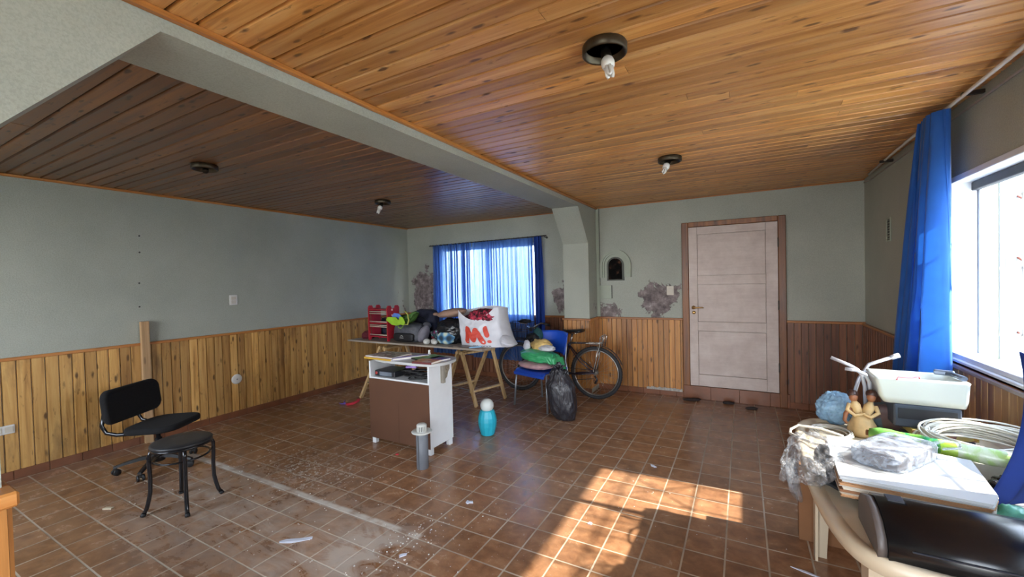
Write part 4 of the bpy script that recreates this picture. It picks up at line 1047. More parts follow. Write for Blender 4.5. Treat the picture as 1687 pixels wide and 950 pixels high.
def backpt(u, v_):
    p = bagpt(u, v_); q = Vector((p.x, 4.27+.03*math.sin(math.pi*u)+.012*ridge(Vector((u*3, v_*2, 9)), 2), TT+.002+v_*(.40+.03*math.sin(math.pi*u)+.02*u))); return q
bk = [[bm.verts.new(backpt(i/nu, j/nv)) for i in range(nu+1)] for j in range(nv+1)]
for g in (ft, bk):
    for j in range(nv):
        for i in range(nu):
            f = bm.faces.new((g[j][i], g[j][i+1], g[j+1][i+1], g[j+1][i])); f.smooth = True
ns = 8
for e in (0, nu):
    col = []
    for j in range(nv+1):
        a_, b_ = ft[j][e], bk[j][e]; row = [a_]
        for k in range(1, ns):
            s = k/ns; p = a_.co.lerp(b_.co, s); p.x += (1 if e else -1)*(.03*math.sin(math.pi*s)*(1-.3*j/nv)+.008*ridge(Vector((s*3, j*.2, e)), 2)); row.append(bm.verts.new(p))
        row.append(b_); col.append(row)
    for j in range(nv):
        for k in range(ns):
            f = bm.faces.new((col[j][k], col[j][k+1], col[j+1][k+1], col[j+1][k])); f.smooth = True
obj('bag_body', bm, M_bagw, t, recalc=True)
# loose bottom corner hanging past the board
bm = B(); blob(bm, (-2.31, 4.05, TT+.055), (.075, .12, .055), 4, .1, 2, .05, 4, zmin=TT-.0, seed=33, shape=lambda p, d: Vector((p.x, p.y, p.z*(1-.4*d.x)-.03*d.x))); obj('bag_corner', bm, M_bagw, t)
M_ink = pm('red_orange_ink', srgb(206, 66, 48), .5, var=.12, scale=4)
def stroke(bm, pts, r, n=14):
    """flat brush stroke laid on the bag front along (u, v) points"""
    P = [Vector(p) for p in pts]; asp = 1.35
    def cap(c):
        ring = [bm.verts.new(bagpt(c.x+r*math.cos(a)/asp*1.0, c.y+r*math.sin(a), .006)) for a in [2*math.pi*k/14 for k in range(14)]]; bm.faces.new(ring)
    for A, Bp in zip(P, P[1:]):
        d = Vector(((Bp-A).x*asp, (Bp-A).y)).normalized(); nn = Vector((-d.y/asp, d.x))*r; prev = None
        for k in range(n+1):
            c = A.lerp(Bp, k/n); a_, b_ = bm.verts.new(bagpt(c.x+nn.x, c.y+nn.y, .0065)), bm.verts.new(bagpt(c.x-nn.x, c.y-nn.y, .0065))
            if prev: bm.faces.new((prev[0], a_, b_, prev[1]))
            prev = (a_, b_)
    for c in P: cap(c)
bm = B()
stroke(bm, [(.22, .19), (.275, .62), (.40, .25), (.485, .62), (.62, .18)], .088)
stroke(bm, [(.715, .60), (.745, .37)], .072); stroke(bm, [(.750, .175), (.775, .175)], .045)
obj('printed_letters', bm, M_ink, t, label='printed red M and exclamation mark', recalc=False)
bm = B(); rnd = random.Random(3)
for i in range(13):
    u = .37+i*.031; stroke(bm, [(u, .022), (u+rnd.uniform(-.004, .008), .045+rnd.uniform(0, .02))], .007, 2); 
    if i % 2: stroke(bm, [(u, .03), (u+.022, .03)], .006, 2)
obj('small_print', bm, pm('black_ink', (.02, .02, .03), .5), t, label='line of small dark lettering', recalc=False)
m, nt, bs = newmat('pink_black_print'); v = coords(nt)
nt.links.new(ramp(nt, noisen(nt, v, 22, 4, .6, .6), [(.42, srgb(22, 14, 20)), (.52, srgb(120, 24, 46)), (.62, srgb(206, 66, 92))]), bs.inputs[0]); bs.inputs['Roughness'].default_value = .85; bump(nt, bs, noisen(nt, v, 40, 4), .5, .01)
bm = B(); blob(bm, (-2.645, 4.10, TT+.30), (.225, .125, .115), 5, .12, 2.5, .06, 4, zmin=TT+.2, seed=40); obj('pink_clothes', bm, m, label='pink and black patterned clothes filling the white shopping bag', cat='clothes')

# ================================================================ blue chair
M_chb = pm('blue_polypropylene', srgb(28, 76, 186), .4, var=.08)
M_chl = pm('pale_grey_steel', srgb(150, 156, 164), .35, .6)
ca_ = math.atan2(-.156, .512)            # direction of the front edge
t = thing('blue_chair', 'blue plastic chair with grey metal legs, heaped with clothes, in front of the bicycle', 'chair', (-2.10, 4.50, 0), ca_)
W2 = .255
# local: x across, -y to the front
def shell(bm, fn, nu, nv, th):
    A = [[fn(i/nu, j/nv) for i in range(nu+1)] for j in range(nv+1)]
    V = [[bm.verts.new(p) for p in r] for r in A]; W = [[bm.verts.new(p+Vector(th)) for p in r] for r in A]
    for j in range(nv):
        for i in range(nu):
            for G_, o_ in ((V, 1), (W, -1)):
                f = bm.faces.new((G_[j][i], G_[j][i+1], G_[j+1][i+1], G_[j+1][i])[::o_]); f.smooth = True
    for j in range(nv):
        for e in (0, nu): bm.faces.new((V[j][e], V[j+1][e], W[j+1][e], W[j][e]))
    for i in range(nu):
        for e in (0, nv): bm.faces.new((V[e][i], V[e][i+1], W[e][i+1], W[e][i]))
def seatf(u, v_):
    x = (u-.5)*.47*(1-.06*v_); y = -.26+v_*.45; z = .452-.018*math.sin(math.pi*v_)*math.sin(math.pi*u)
    if v_ < .16: z -= .05*(1-v_/.16)**2; y += .012*(1-v_/.16)
    return Vector((x, y, z))
bm = B(); shell(bm, seatf, 16, 18, (0, 0, -.014)); box(bm, -.235, .235, -.252, -.238, .385, .42, .004); obj('seat', bm, M_chb, t)
def backf(u, v_):
    x = (u-.5)*(.44+.02*v_); z = .60+.255*v_+.012*math.sin(math.pi*u); y = .185+.065*v_-.05*(2*u-1)**2+.045*math.sin(math.pi*u)
    return Vector((x, y, z))
bm = B(); shell(bm, backf, 18, 10, (0, .012, 0)); obj('backrest', bm, M_chb, t)
for s in (-1, 1):
    bm = B(); tube(bm, [(s*.262, -.225, 0.002), (s*.235, -.20, .425), (s*.232, .0, .430)], .0125, 12); obj('leg', bm, M_chl, t)
    bm = B(); tube(bm, [(s*.238, .25, 0.002), (s*.212, .20, .43), (s*.175, .215, .52), (s*.165, .245, .66), (s*.165, .265, .80)], .0125, 12); obj('leg', bm, M_chl, t)
# heap on the seat
MC = Matrix.Translation((-2.10, 4.50, 0)) @ Matrix.Rotation(ca_, 4, 'Z')
M_green = pm('green_film', srgb(60, 160, 104), .3, var=.2, scale=9, bumps=.5, bscale=22)
t = None
bm = B(); blob(bm, (-.02, -.08, .500), (.225, .17, .045), 4, .1, 2, .05, 4, zmin=.456, seed=50, M=MC); obj('pink_cloth', bm, pm('pale_pink_cloth', srgb(196, 156, 160), .8, var=.2, bumps=.4), label='pale pink cloth on the blue chair seat under the green bag', cat='cloth')
bm = B(); blob(bm, (.02, -.06, .60), (.265, .16, .07), 5, .12, 2, .07, 4, zmin=.545, seed=51, M=MC, shape=lambda p, d: Vector((p.x, p.y, p.z-.02*d.x-(.16*max(0, d.x-.72)*3 if p.x > .2 else 0)))); obj('green_bag', bm, M_green, label='crumpled green plastic bag spread over the blue chair', cat='bag')
bm = B(); shell(bm, lambda u, v_: MC @ Vector((.262+.035*math.sin(v_*2.2)+.008*math.sin(u*9), -.14+.20*u+.02*v_, .62-.27*v_-.03*abs(u-.4))), 10, 14, (.004, 0, 0)); obj('green_film_sheet', bm, M_green, label='long green plastic flap hanging down the right side of the blue chair', cat='plastic sheet')
bm = B(); blob(bm, (-.03, .02, .715), (.12, .10, .065), 4, .22, 2, .14, 4, zmin=.655, seed=52, M=MC); obj('yellow_cloth', bm, pm('yellow_ochre_cloth', srgb(206, 176, 110), .85, var=.15, bumps=.5), label='crumpled ochre yellow cloth on top of the green bag', cat='cloth')
bm = B(); blob(bm, (.10, -.03, .695), (.10, .07, .035), 4, .2, 2, .1, 4, zmin=.66, seed=53, M=MC); obj('white_cloth', bm, pm('white_floral_cloth', srgb(204, 206, 210), .85, var=.15, bumps=.4), label='white crumpled cloth right of the yellow cloth on the chair', cat='cloth')
bm = B(); blob(bm, (-.17, -.08, .705), (.045, .04, .065), 4, .15, 2, .05, 4, seed=54, M=MC, zmin=.65); obj('white_bag', bm, M_bagw, label='small white plastic bag standing left of the yellow cloth', cat='bag')
bm = B(); blob(bm, (-.235, .10, .72), (.085, .09, .11), 4, .18, 2, .08, 4, seed=55, M=MC, zmin=.46); obj('black_jacket', bm, M_blbag, label='black jacket bundled at the left back of the blue chair', cat='jacket')
bm = B(); blob(bm, (-.22, .17, .80), (.06, .06, .09), 4, .15, 2, .08, 4, seed=56, M=MC); obj('teal_cloth', bm, pm('dark_teal_cloth', srgb(24, 70, 72), .8, var=.3), label='dark teal cloth tucked between the bicycle basket and the black jacket', cat='cloth')
# black bin bag on the floor
M_bin, nt, bs = newmat('black_bin_bag'); v = coords(nt); bs.inputs['Base Color'].default_value = (.022, .022, .028, 1); bs.inputs['Roughness'].default_value = .24; bs.inputs['Specular IOR Level'].default_value = .7
bump(nt, bs, noisen(nt, coords(nt, (3, 3, 1)), 7, 5, .6, .8), .9, .02)
def binshape(p, d):
    k = .55+.45*min(1, max(0, (.28-p.z)/.42)) if p.z > -.02 else 1.0
    tz = max(0, (d.z-.3)/.7); k = 1-.62*tz**1.1
    return Vector((p.x*k-.035*d.z, p.y*k, p.z))
bm = B(); blob(bm, (0, 0, .265), (.150, .105, .30), 5, .07, 1.5, .05, 3.2, zmin=.002, seed=60, shape=binshape, pw=.85)
for v in bm.verts:
    if v.co.z > .50:
        a = math.atan2(v.co.y, v.co.x); v.co.z += .018*math.sin(a*7); v.co.x += .012*math.sin(a*5); v.co.x *= 1.25
o = obj('bin_bag', bm, M_bin, loc=(-1.71, 4.14, 0), label='full black plastic bin bag leaning against the blue chair', cat='bin bag')
bm = B()
for k in range(9):
    a = k*.7; tube(bm, [(-.03+.02*math.cos(a), .02*math.sin(a), .53), (-.03+.05*math.cos(a), .05*math.sin(a), .565+.012*math.sin(k*3)), (-.03+.085*math.cos(a), .075*math.sin(a), .575+.02*math.cos(k*2))], [.02, .018, .008], 8, sq=.5)
obj('gathered_neck', bm, M_bin, o)
# ================================================================ bicycle (parallel to the back wall, front wheel to the left)
BYC = 5.0
t = thing('bicycle', 'old bicycle with black saddle, chrome rear rack and wire basket leaning by the pillar', 'bicycle', (0, BYC, 0))
M_tyre = pm('tyre_rubber', srgb(44, 44, 46), .75, var=.2); M_rim = pm('steel_rim', srgb(150, 146, 140), .3, .85); M_fr = pm('dark_violet_frame', srgb(50, 42, 54), .3, .3); M_chr = pm('chrome', srgb(170, 166, 160), .25, .9)
def wheel(x, R=.328):
    n = 48
    def ring(r, y=0): return [(x+r*math.cos(2*math.pi*k/n), y, R+.001+r*math.sin(2*math.pi*k/n)) for k in range(n)]
    bm = B(); tube(bm, ring(R-.022), .022, 10, closed=True)
    for k in range(60):
        a = 2*math.pi*k/60; c_ = Vector((x+(R-.0015)*math.cos(a), 0, R+.001+(R-.0015)*math.sin(a)))
        if c_.z < .004: continue
        box(bm, -.002, .002, -.016, .016, -.004, .004, M=Matrix.Translation(c_) @ Matrix.Rotation(-a, 4, 'Y'))
    ty = obj('tyre', bm, M_tyre, t)
    bm = B(); tube(bm, ring(R-.048), .010, 8, closed=True); rm = obj('rim', bm, M_rim, t)
    bm = B()
    for k in range(28):
        a = 2*math.pi*k/28; b_ = a+(.5 if k % 2 else -.5); s = -1 if k % 4 < 2 else 1
        tube(bm, [(x+.022*math.cos(b_), s*.03, R+.022*math.sin(b_)), (x+(R-.05)*math.cos(a), 0, R+(R-.05)*math.sin(a))], .0013, 5)
    obj('spokes', bm, M_rim, t)
    bm = B(); tube(bm, [(x, -.055, R), (x, .055, R)], .014, 12); tube(bm, [(x, -.034, R), (x, -.028, R)], .026, 14); tube(bm, [(x, .028, R), (x, .034, R)], .026, 14); obj('hub', bm, M_rim, t)
RXW, FXW = -1.605, -2.675
wheel(RXW); wheel(FXW)
bb = (-2.06, 0, .285); sc_ = (-1.945, 0, .655); hd0 = (-2.455, 0, .62); hd1 = (-2.43, 0, .735)
bm = B()
tube(bm, [bb, sc_, (-1.935, 0, .69)], .016, 12); tube(bm, [sc_, (-2.435, 0, .70)], .015, 12); tube(bm, [bb, (-2.45, 0, .64)], .018, 12); tube(bm, [hd0, hd1], .020, 12)
for s in (-1, 1):
    tube(bm, [(bb[0], s*.02, bb[2]), (RXW-.20, s*.045, .305), (RXW, s*.055, .329)], .009, 8); tube(bm, [(sc_[0], s*.018, .645), (RXW-.2, s*.04, .47), (RXW, s*.055, .329)], .008, 8)
obj('frame', bm, M_fr, t)
bm = B(); tube(bm, [hd0, (-2.47, 0, .575)], .016, 10)
for s in (-1, 1): tube(bm, [(-2.475, 0, .57), (-2.49, s*.045, .55), (-2.60, s*.05, .42), (FXW, s*.05, .329)], .010, 8)
obj('fork', bm, M_fr, t)
bm = B(); tube(bm, [(-1.935, 0, .66), (-1.905, 0, .80)], .0125, 12); obj('seat_post', bm, M_chr, t)
bm = B()
SP = [(-2.035, .030, .006), (-2.00, .022, .014), (-1.95, .028, .018), (-1.89, .050, .022), (-1.83, .080, .026), (-1.78, .085, .026), (-1.76, .060, .020)]
rings = []
for (x, w_, h_) in SP:
    z = .835+(.02 if x < -2.0 else 0)+.12*max(0, x+1.87)*.6-.0
    rings.append([bm.verts.new((x, w_*math.cos(a), z+(h_*math.sin(a) if math.sin(a) > 0 else .8*h_*math.sin(a)))) for a in [2*math.pi*k/16 for k in range(16)]])
for A, Bq in zip(rings, rings[1:]):
    for k in range(16): f = bm.faces.new((A[k], A[(k+1) % 16], Bq[(k+1) % 16], Bq[k])); f.smooth = True
bm.faces.new(rings[0]); bm.faces.new(rings[-1]); obj('saddle', bm, M_bpl, t)
bm = B()
for s in (-1, 1): tube(bm, [(-1.98, s*.02, .825), (-1.90, s*.022, .80), (-1.82, s*.03, .815)], .004, 6)
obj('saddle_rails', bm, M_chr, t)
bm = B(); tube(bm, [(-2.43, 0, .735), (-2.42, 0, .83), (-2.45, 0, .855)], .012, 10); tube(bm, [(-2.36, -.27, .87), (-2.44, -.20, .90), (-2.46, -.05, .86), (-2.46, .05, .86), (-2.44, .20, .90), (-2.36, .27, .87)], .011, 10); h_ = obj('handlebar', bm, M_chr, t)
for s in (-1, 1):
    bm = B(); tube(bm, [(-2.41, s*.225, .893), (-2.345, s*.29, .862)], .016, 10); obj('grip', bm, M_bpl, h_)
# rear rack, tall chrome hoop at its end, mudguard
bm = B()
for s in (-1, 0, 1): tube(bm, [(-1.93, s*.05, .685), (-1.50, s*.05, .70)], .005, 8)
for x in (-1.85, -1.72, -1.58): tube(bm, [(x, -.05, .69), (x, .05, .695)], .004, 6)
for s in (-1, 1):
    tube(bm, [(-1.50, s*.05, .66), (-1.475, s*.05, .79), (-1.50, s*.045, .80), (-1.525, s*.045, .78), (-1.54, s*.05, .66), (-1.62, s*.055, .36), (RXW-.01, s*.055, .329)], .007, 8)
    tube(bm, [(-1.56, s*.05, .69), (RXW, s*.055, .34)], .005, 8)
tube(bm, [(-1.475, -.05, .79), (-1.475, .05, .79)], .006, 8); obj('rear_rack', bm, M_chr, t)
bm = B()
pr_ = [math.radians(a) for a in range(20, 150, 8)]
for a, b_ in zip(pr_, pr_[1:]):
    q = [bm.verts.new((RXW+.348*math.cos(k), s, .33+.348*math.sin(k))) for k, s in ((a, -.024), (a, .024), (b_, .024), (b_, -.024))]; bm.faces.new(q)
bmesh.ops.remove_doubles(bm, verts=bm.verts, dist=1e-4); bmesh.ops.solidify(bm, geom=bm.faces[:], thickness=.002); obj('mudguard', bm, M_fr, t)
bm = B(); tube(bm, [(bb[0], -.06, bb[2]), (bb[0], .06, bb[2])], .018, 12); tube(bm, [(bb[0]+.085*math.cos(k*math.pi/16), -.04, bb[2]+.085*math.sin(k*math.pi/16)) for k in range(32)], .005, 6, closed=True)
tube(bm, [(bb[0], -.055, bb[2]), (bb[0]+.12, -.06, bb[2]-.11)], .008, 8); tube(bm, [(bb[0], .055, bb[2]), (bb[0]-.12, .06, bb[2]+.11)], .008, 8); o = obj('crankset', bm, M_chr, t)
for s, k in ((-1, 1), (1, -1)):
    bm = B(); c_ = Vector((bb[0]+k*.12, s*.095, bb[2]-k*.11)); box(bm, c_.x-.04, c_.x+.04, c_.y-.035, c_.y+.035, c_.z-.010, c_.z+.010, .003); obj('pedal', bm, M_bpl, o)
bm = B(); tube(bm, [(bb[0], -.04, bb[2]+.085), (RXW, -.04, .329+.035)], .004, 6); tube(bm, [(bb[0], -.04, bb[2]-.085), (RXW-.02, -.04, .26), (RXW+.02, -.04, .20)], .004, 6)
tube(bm, [(RXW+.0, -.05, .30), (RXW+.03, -.05, .255), (RXW+.0, -.05, .205)], .012, 8); obj('chain', bm, M_dev, t)
# wire basket in front of the handlebar
bm = B(); bx0, bx1, bz0, bz1 = -2.80, -2.50, .70, .93
for z, e in ((bz1, 0), ((bz0+bz1)/2, .012), (bz0, .03)):
    tube(bm, [(bx0+e, -.14+e, z), (bx1-e, -.14+e, z), (bx1-e, .14-e, z), (bx0+e, .14-e, z)], .004, 6, closed=True)
for k in range(9):
    x = bx0+(bx1-bx0)*k/8
    for s in (-1, 1): tube(bm, [(x, s*.14, bz1), (x*1+.0, s*.11, bz0)], .002, 5)
for k in range(8):
    y = -.14+.28*k/7
    for x, xe in ((bx0, bx0+.03), (bx1, bx1-.03)): tube(bm, [(x, y, bz1), (xe, y*.8, bz0)], .002, 5)
for k in range(8): tube(bm, [(bx0+.03, -.11+.22*k/7, bz0), (bx1-.03, -.11+.22*k/7, bz0)], .002, 5)
obj('wire_basket', bm, pm('dark_wire', srgb(70, 66, 66), .4, .6), t)
bm = B(); blob(bm, (-2.57, BYC-.02, .945), (.075, .06, .03), 3, .35, 3, .1, 5, seed=70); obj('black_gloves', bm, M_blbag, label='small black crumpled thing perched on the bicycle basket rim', cat='glove')

# ================================================================ plastic table at the right and everything on it
M_cream = pm('cream_garden_plastic', srgb(196, 180, 154), .38, var=.05, scale=4)
PT = .66
t = thing('plastic_table', 'cream plastic garden table with rounded corners under the right window', 'table', (0, 0, 0))
outer = [(.300, 2.90), (.240, 2.75), (.225, 2.3), (.232, 1.92), (.270, 1.66), (.33, 1.56), (.46, 1.525), (.75, 1.52), (1.02, 1.52), (1.06, 1.56), (1.07, 2.2), (1.06, 2.88), (1.0, 2.94), (.70, 2.95), (.38, 2.95)]
outer = [(x*.954, y*.952) if x < .9 else (x, y*.955) for x, y in outer]; PT = .70
outer = smooth_poly(outer, 2); cx_ = sum(p[0] for p in outer)/len(outer); cy2 = sum(p[1] for p in outer)/len(outer)
def inset(P, d):
    Q = []
    n = len(P)
    for i in range(n):
        a_, b_ = Vector(P[i-1]), Vector(P[(i+1) % n]); t_ = (b_-a_).normalized(); nn = Vector((-t_.y, t_.x))
        c_ = Vector((cx_, cy2))-Vector(P[i])
        if nn.dot(c_) < 0: nn = -nn
        Q.append(tuple(Vector(P[i])+nn*d))
    return Q
bm = B(); R_ = []
for d, z in ((.012, PT-.052), (.0, PT-.045), (-.004, PT-.02), (.0, PT), (.012, PT+.004), (.028, PT+.002), (.040, PT-.006)):
    R_.append([bm.verts.new((x, y, z)) for x, y in inset(outer, d)])
n = len(outer)
for A, Bq in zip(R_, R_[1:]):
    for i in range(n): f = bm.faces.new((A[i], A[(i+1) % n], Bq[(i+1) % n], Bq[i])); f.smooth = True
bm.faces.new(R_[-1]); 
under = [bm.verts.new((x, y, PT-.020)) for x, y in inset(outer, .025)]; bm.faces.new(under[::-1])
for i in range(n): bm.faces.new((R_[0][i], under[i], under[(i+1) % n], R_[0][(i+1) % n]))
obj('table_top', bm, M_cream, t)
for (x, y, sx_, sy_) in ((.335, 2.66, 1, -1), (.335, 1.58, 1, 1), (.98, 2.66, -1, -1), (.98, 1.56, -1, 1)):
    bm = B(); w0, w1_ = .085, .05; th = .012; R0 = []
    for z, w_, o_ in ((PT-.021, .095, 0), (.40, .075, .0), (.02, .055, .0), (.001, .055, 0)):
        c_ = [(0, 0), (w_, 0), (w_, th), (th, th), (th, w_), (0, w_)]
        R0.append([bm.verts.new((x+sx_*(q-.02)*1.0, y+sy_*(r-.02), z)) for q, r in c_])
    for A, Bq in zip(R0, R0[1:]):
        for i in range(6): bm.faces.new((A[i], A[(i+1) % 6], Bq[(i+1) % 6], Bq[i]))
    bm.faces.new(R0[0]); bm.faces.new(R0[-1][::-1]); obj('leg', bm, M_cream, t)
PT = .66; TP = PT-.005      # things below are laid out for this height and lifted onto the real top at the end
M_card = pm('brown_cardboard', srgb(124, 84, 52), .85, var=.12, scale=5)
t = thing('cardboard_box', 'flattened brown cardboard box standing on the floor under the plastic table', 'box', (0, 0, 0))
bm = B(); box(bm, .262, .80, 2.80, 2.85, 0.001, .43, .003); obj('box_body', bm, M_card, t)
bm = B(); box(bm, .50, .55, 2.7985, 2.7995, .003, .425); obj('tape', bm, pm('brown_tape', srgb(150, 112, 70), .4), t)

M_film, nt, bs = newmat('clear_film'); out = nt.nodes['Material Output']; v = coords(nt)
tr = N(nt, 'ShaderNodeBsdfTransparent'); tr.inputs[0].default_value = (.92, .94, .96, 1); bs.inputs['Base Color'].default_value = srgb(190, 190, 192); bs.inputs['Roughness'].default_value = .15; bs.inputs['Specular IOR Level'].default_value = .9
bump(nt, bs, noisen(nt, v, 26, 5, .6, 1.0), 1.0, .01)
fz = ramp(nt, noisen(nt, v, 20, 4, .6, 1.5), [(.45, (.10,)*3+(1,)), (.68, (.55,)*3+(1,))]); ms = N(nt, 'ShaderNodeMixShader'); nt.links.new(fz, ms.inputs[0]); nt.links.new(tr.outputs[0], ms.inputs[1]); nt.links.new(bs.outputs[0], ms.inputs[2]); nt.links.new(ms.outputs[0], out.inputs[0])
def filmmat(name, col, lo, hi, sc=16):
    m, nt, bs = newmat(name); out = nt.nodes['Material Output']; v = coords(nt)
    tr = N(nt, 'ShaderNodeBsdfTransparent'); tr.inputs[0].default_value = (.92, .94, .96, 1); bs.inputs['Base Color'].default_value = col; bs.inputs['Roughness'].default_value = .25
    bump(nt, bs, noisen(nt, v, sc*1.4, 5, .6, .8), .8, .01)
    fz = ramp(nt, noisen(nt, v, sc, 4, .6, 1.0), [(.35, (lo,)*3+(1,)), (.65, (hi,)*3+(1,))]); ms = N(nt, 'ShaderNodeMixShader'); nt.links.new(fz, ms.inputs[0]); nt.links.new(tr.outputs[0], ms.inputs[1]); nt.links.new(bs.outputs[0], ms.inputs[2]); nt.links.new(ms.outputs[0], out.inputs[0]); return m
M_bluef = filmmat('pale_blue_film', srgb(150, 190, 220), .55, .95)
M_wfilm = filmmat('milky_film', srgb(176, 186, 200), .15, .8, 18)

_before = set(bpy.data.objects)
# black machine with a rounded top at the front of the table
t = thing('black_machine', 'long black machine with rounded top lying at the near end of the plastic table', 'machine', (0, 0, 0))
pf = [(1.835, TP+.004), (1.84, .70), (1.83, .735), (1.80, .760), (1.75, .774), (1.69, .768), (1.64, .748), (1.605, .715), (1.595, .69), (1.60, TP+.004)]
def extr(bm, pf, x0, x1, dx=0): 
    a = [bm.verts.new((x0+dx*(z-TP), y, z)) for y, z in pf]; b = [bm.verts.new((x1, y, z)) for y, z in pf]; n = len(pf)
    for i in range(n): f = bm.faces.new((a[i], a[(i+1) % n], b[(i+1) % n], b[i])); f.smooth = i not in (n-1,)
    bm.faces.new(a); bm.faces.new(b[::-1])
M_mach = pm('glossy_black_case', srgb(16, 15, 18), .26, var=.15)
bm = B(); extr(bm, pf, .372, .90); obj('body', bm, M_mach, t)
bm = B(); extr(bm, [(1.72+(y-1.72)*.93, TP+.004+(z-TP-.004)*.95) for y, z in pf], .350, .371); obj('end_cap', bm, pm('grey_end_cap', srgb(92, 84, 80), .5), t, label='dull grey end cap')
bm = B(); box(bm, .42, .89, 1.592, 1.597, .70, .703); box(bm, .40, .44, 1.73, 1.77, .771, .776, .001); obj('groove', bm, M_dev, t)
# folders
Gf = 'stack of folders on the plastic table'
fold_lab = ['lowest', 'second lowest', 'third from the bottom', 'third from the top', 'second from the top', 'topmost']
M_fold = [pm('folder_tan', srgb(176, 132, 92), .8, var=.2), pm('folder_cream', srgb(196, 184, 164), .8, var=.1), pm('folder_brown', srgb(140, 96, 64), .8, var=.2), pm('folder_cream2', srgb(206, 200, 186), .8, var=.08)]
M_paper = pm('white_paper', srgb(190, 192, 192), .7, var=.03)
rnd = random.Random(9)
bm = B(); blob(bm, (.53, 2.08, .685), (.235, .225, .035), 4, .12, 2, .05, 5, zmin=TP+.002, zmax=.694, seed=80); obj('black_bag', bm, M_dkpl, label='flat black plastic bag lying under the stack of folders', cat='bag')
for i in range(6):
    z = .696+i*.0115; a = .015*rnd.uniform(-1, 1)+.03*(i == 2); dx, dy = rnd.uniform(-.008, .008), rnd.uniform(-.008, .008)
    base = [(-.200, .215), (-.220, -.20), (.140, -.225), (.175, -.15), (.215, .15), (.09, .19)]
    t = thing('folder', '%s of the six paper folders stacked on the plastic table' % fold_lab[i], 'folder', (.535+dx, 2.085+dy, z), a, Gf)
    bm = B(); prism(bm, base, 0, .0015); obj('cover', bm, M_fold[i % 4] if i < 5 else M_paper, t)
    bm = B(); prism(bm, [(x*.985, y*.985) for x, y in base], .0016, .0095); obj('sheets', bm, M_paper if i > 3 else M_fold[(0, 2, 1, 0)[i]], t)  # lower sheets tan and brown: rough edges, with front-face shade in the colour
    bm = B(); prism(bm, base, .0096, .0111); obj('cover', bm, M_fold[(i+1) % 4] if i < 5 else M_paper, t)
ZS = .696+6*.0115
# wrapped parcel
MW = Matrix.Translation((.51, 2.12, ZS)) @ Matrix.Rotation(-.62, 4, 'Z')
t = thing('wrapped_parcel', 'dark box wrapped in a milky white plastic bag on top of the folders', 'parcel', (0, 0, 0))
bm = B(); box(bm, -.062, .062, -.125, .125, .001, .048, .004, M=MW); obj('dark_box', bm, pm('grey_brown_box', srgb(90, 78, 74), .6), t)
bm = B(); blob(bm, (0, 0, .030), (.080, .150, .034), 5, .03, 2.5, .035, 5, zmin=.001, seed=82, M=MW, pw=.42); obj('plastic_wrap', bm, M_wfilm, t)
bm = B(); tube(bm, [MW @ Vector(p) for p in ((.05, .12, .05), (.08, .16, .065), (.11, .20, .06), (.12, .17, .05), (.09, .13, .045))], [.012, .009, .007, .007, .010], 8, sq=.5); obj('knot', bm, M_wfilm, t)
# green tube of rolled plastic
M_roll, nt, bs = newmat('green_roll_print'); v = coords(nt); X, Y, Z = sepxyz(nt, v)
c = ramp(nt, X, [(.0, srgb(120, 190, 90)), (.60, srgb(120, 190, 90)), (.605, srgb(40, 130, 84)), (.69, srgb(50, 140, 80)), (.695, srgb(170, 200, 90)), (.73, srgb(170, 200, 90)), (.735, srgb(206, 224, 196)), (.9, srgb(196, 222, 170))], 'CONSTANT')
c = mix(nt, ramp(nt, noisen(nt, v, 14, 4, .6, 1), [(.45, (0, 0, 0, 1)), (.6, (.6, .6, .6, 1))]), c, srgb(150, 205, 60)); nt.links.new(c, bs.inputs[0]); bs.inputs['Roughness'].default_value = .25; bump(nt, bs, noisen(nt, v, 30, 4), .5, .006)
t = thing('green_roll', 'green and white plastic wrapped roll lying across the plastic table before the cable coil', 'roll', (0, 0, 0))
bm = B(); P_ = [Vector((.50, 2.42, .762)).lerp(Vector((.915, 2.27, .762)), k/14) for k in range(15)]
tube(bm, P_, [.020]+[.030+.002*math.sin(k*2.1) for k in range(13)]+[.024], 18); obj('roll_body', bm, M_roll, t)
bm = B(); tube(bm, [Vector((.49, 2.424, .762)), Vector((.50, 2.42, .762))], .012, 10); obj('core', bm, M_card, t)
bm = B(); box(bm, .55, .90, 2.33, 2.41, TP+.002, .728, .006); obj('flat_box', bm, pm('plain_white_card', srgb(196, 192, 182), .7), label='flat white card box beneath the green plastic roll', cat='box')
# coil of cable
def coil(name, label, c_, rx, ry, n, rw, hz, seed, m, tilt=0.0, rz=0.0, spread=.035):
    rnd = random.Random(seed); bm = B(); pts = []
    M_ = Matrix.Translation(c_) @ Matrix.Rotation(rz, 4, 'Z')
    for k in range(n):
        dx, dy, ph = rnd.uniform(-spread, spread), rnd.uniform(-spread, spread), rnd.uniform(0, 6.3); s = 1+rnd.uniform(-.12, .08)
        zb = rnd.uniform(.0, hz*.55); wb = rnd.uniform(.2, 1)*hz*.45
        N_ = 30
        for i in range(N_):
            a = 2*math.pi*i/N_; z = rw+zb+wb*(.5+.5*math.sin(a+ph)) + tilt*(.5+.5*math.sin(a))*(.4+.6*k/n)
            pts.append(M_ @ Vector((rx*s*math.cos(a)+dx, ry*s*math.sin(a)+dy, z)))
    tube(bm, pts, rw, 6); return obj(name, bm, m, label=label, cat='cable')
M_cable = pm('white_cable', srgb(206, 202, 190), .45, var=.05)
coil('cable_coil', 'big loose coil of white cable on the plastic table under the window', (.885, 2.545, TP+.012), .175, .10, 34, .0045, .09, 3, M_cable, tilt=.085, spread=.028)
coil('cable_coil', 'small coil of thin white cable at the far left corner of the plastic table', (.405, 2.68, TP+.003), .075, .09, 6, .0035, .018, 4, M_cable, spread=.012)
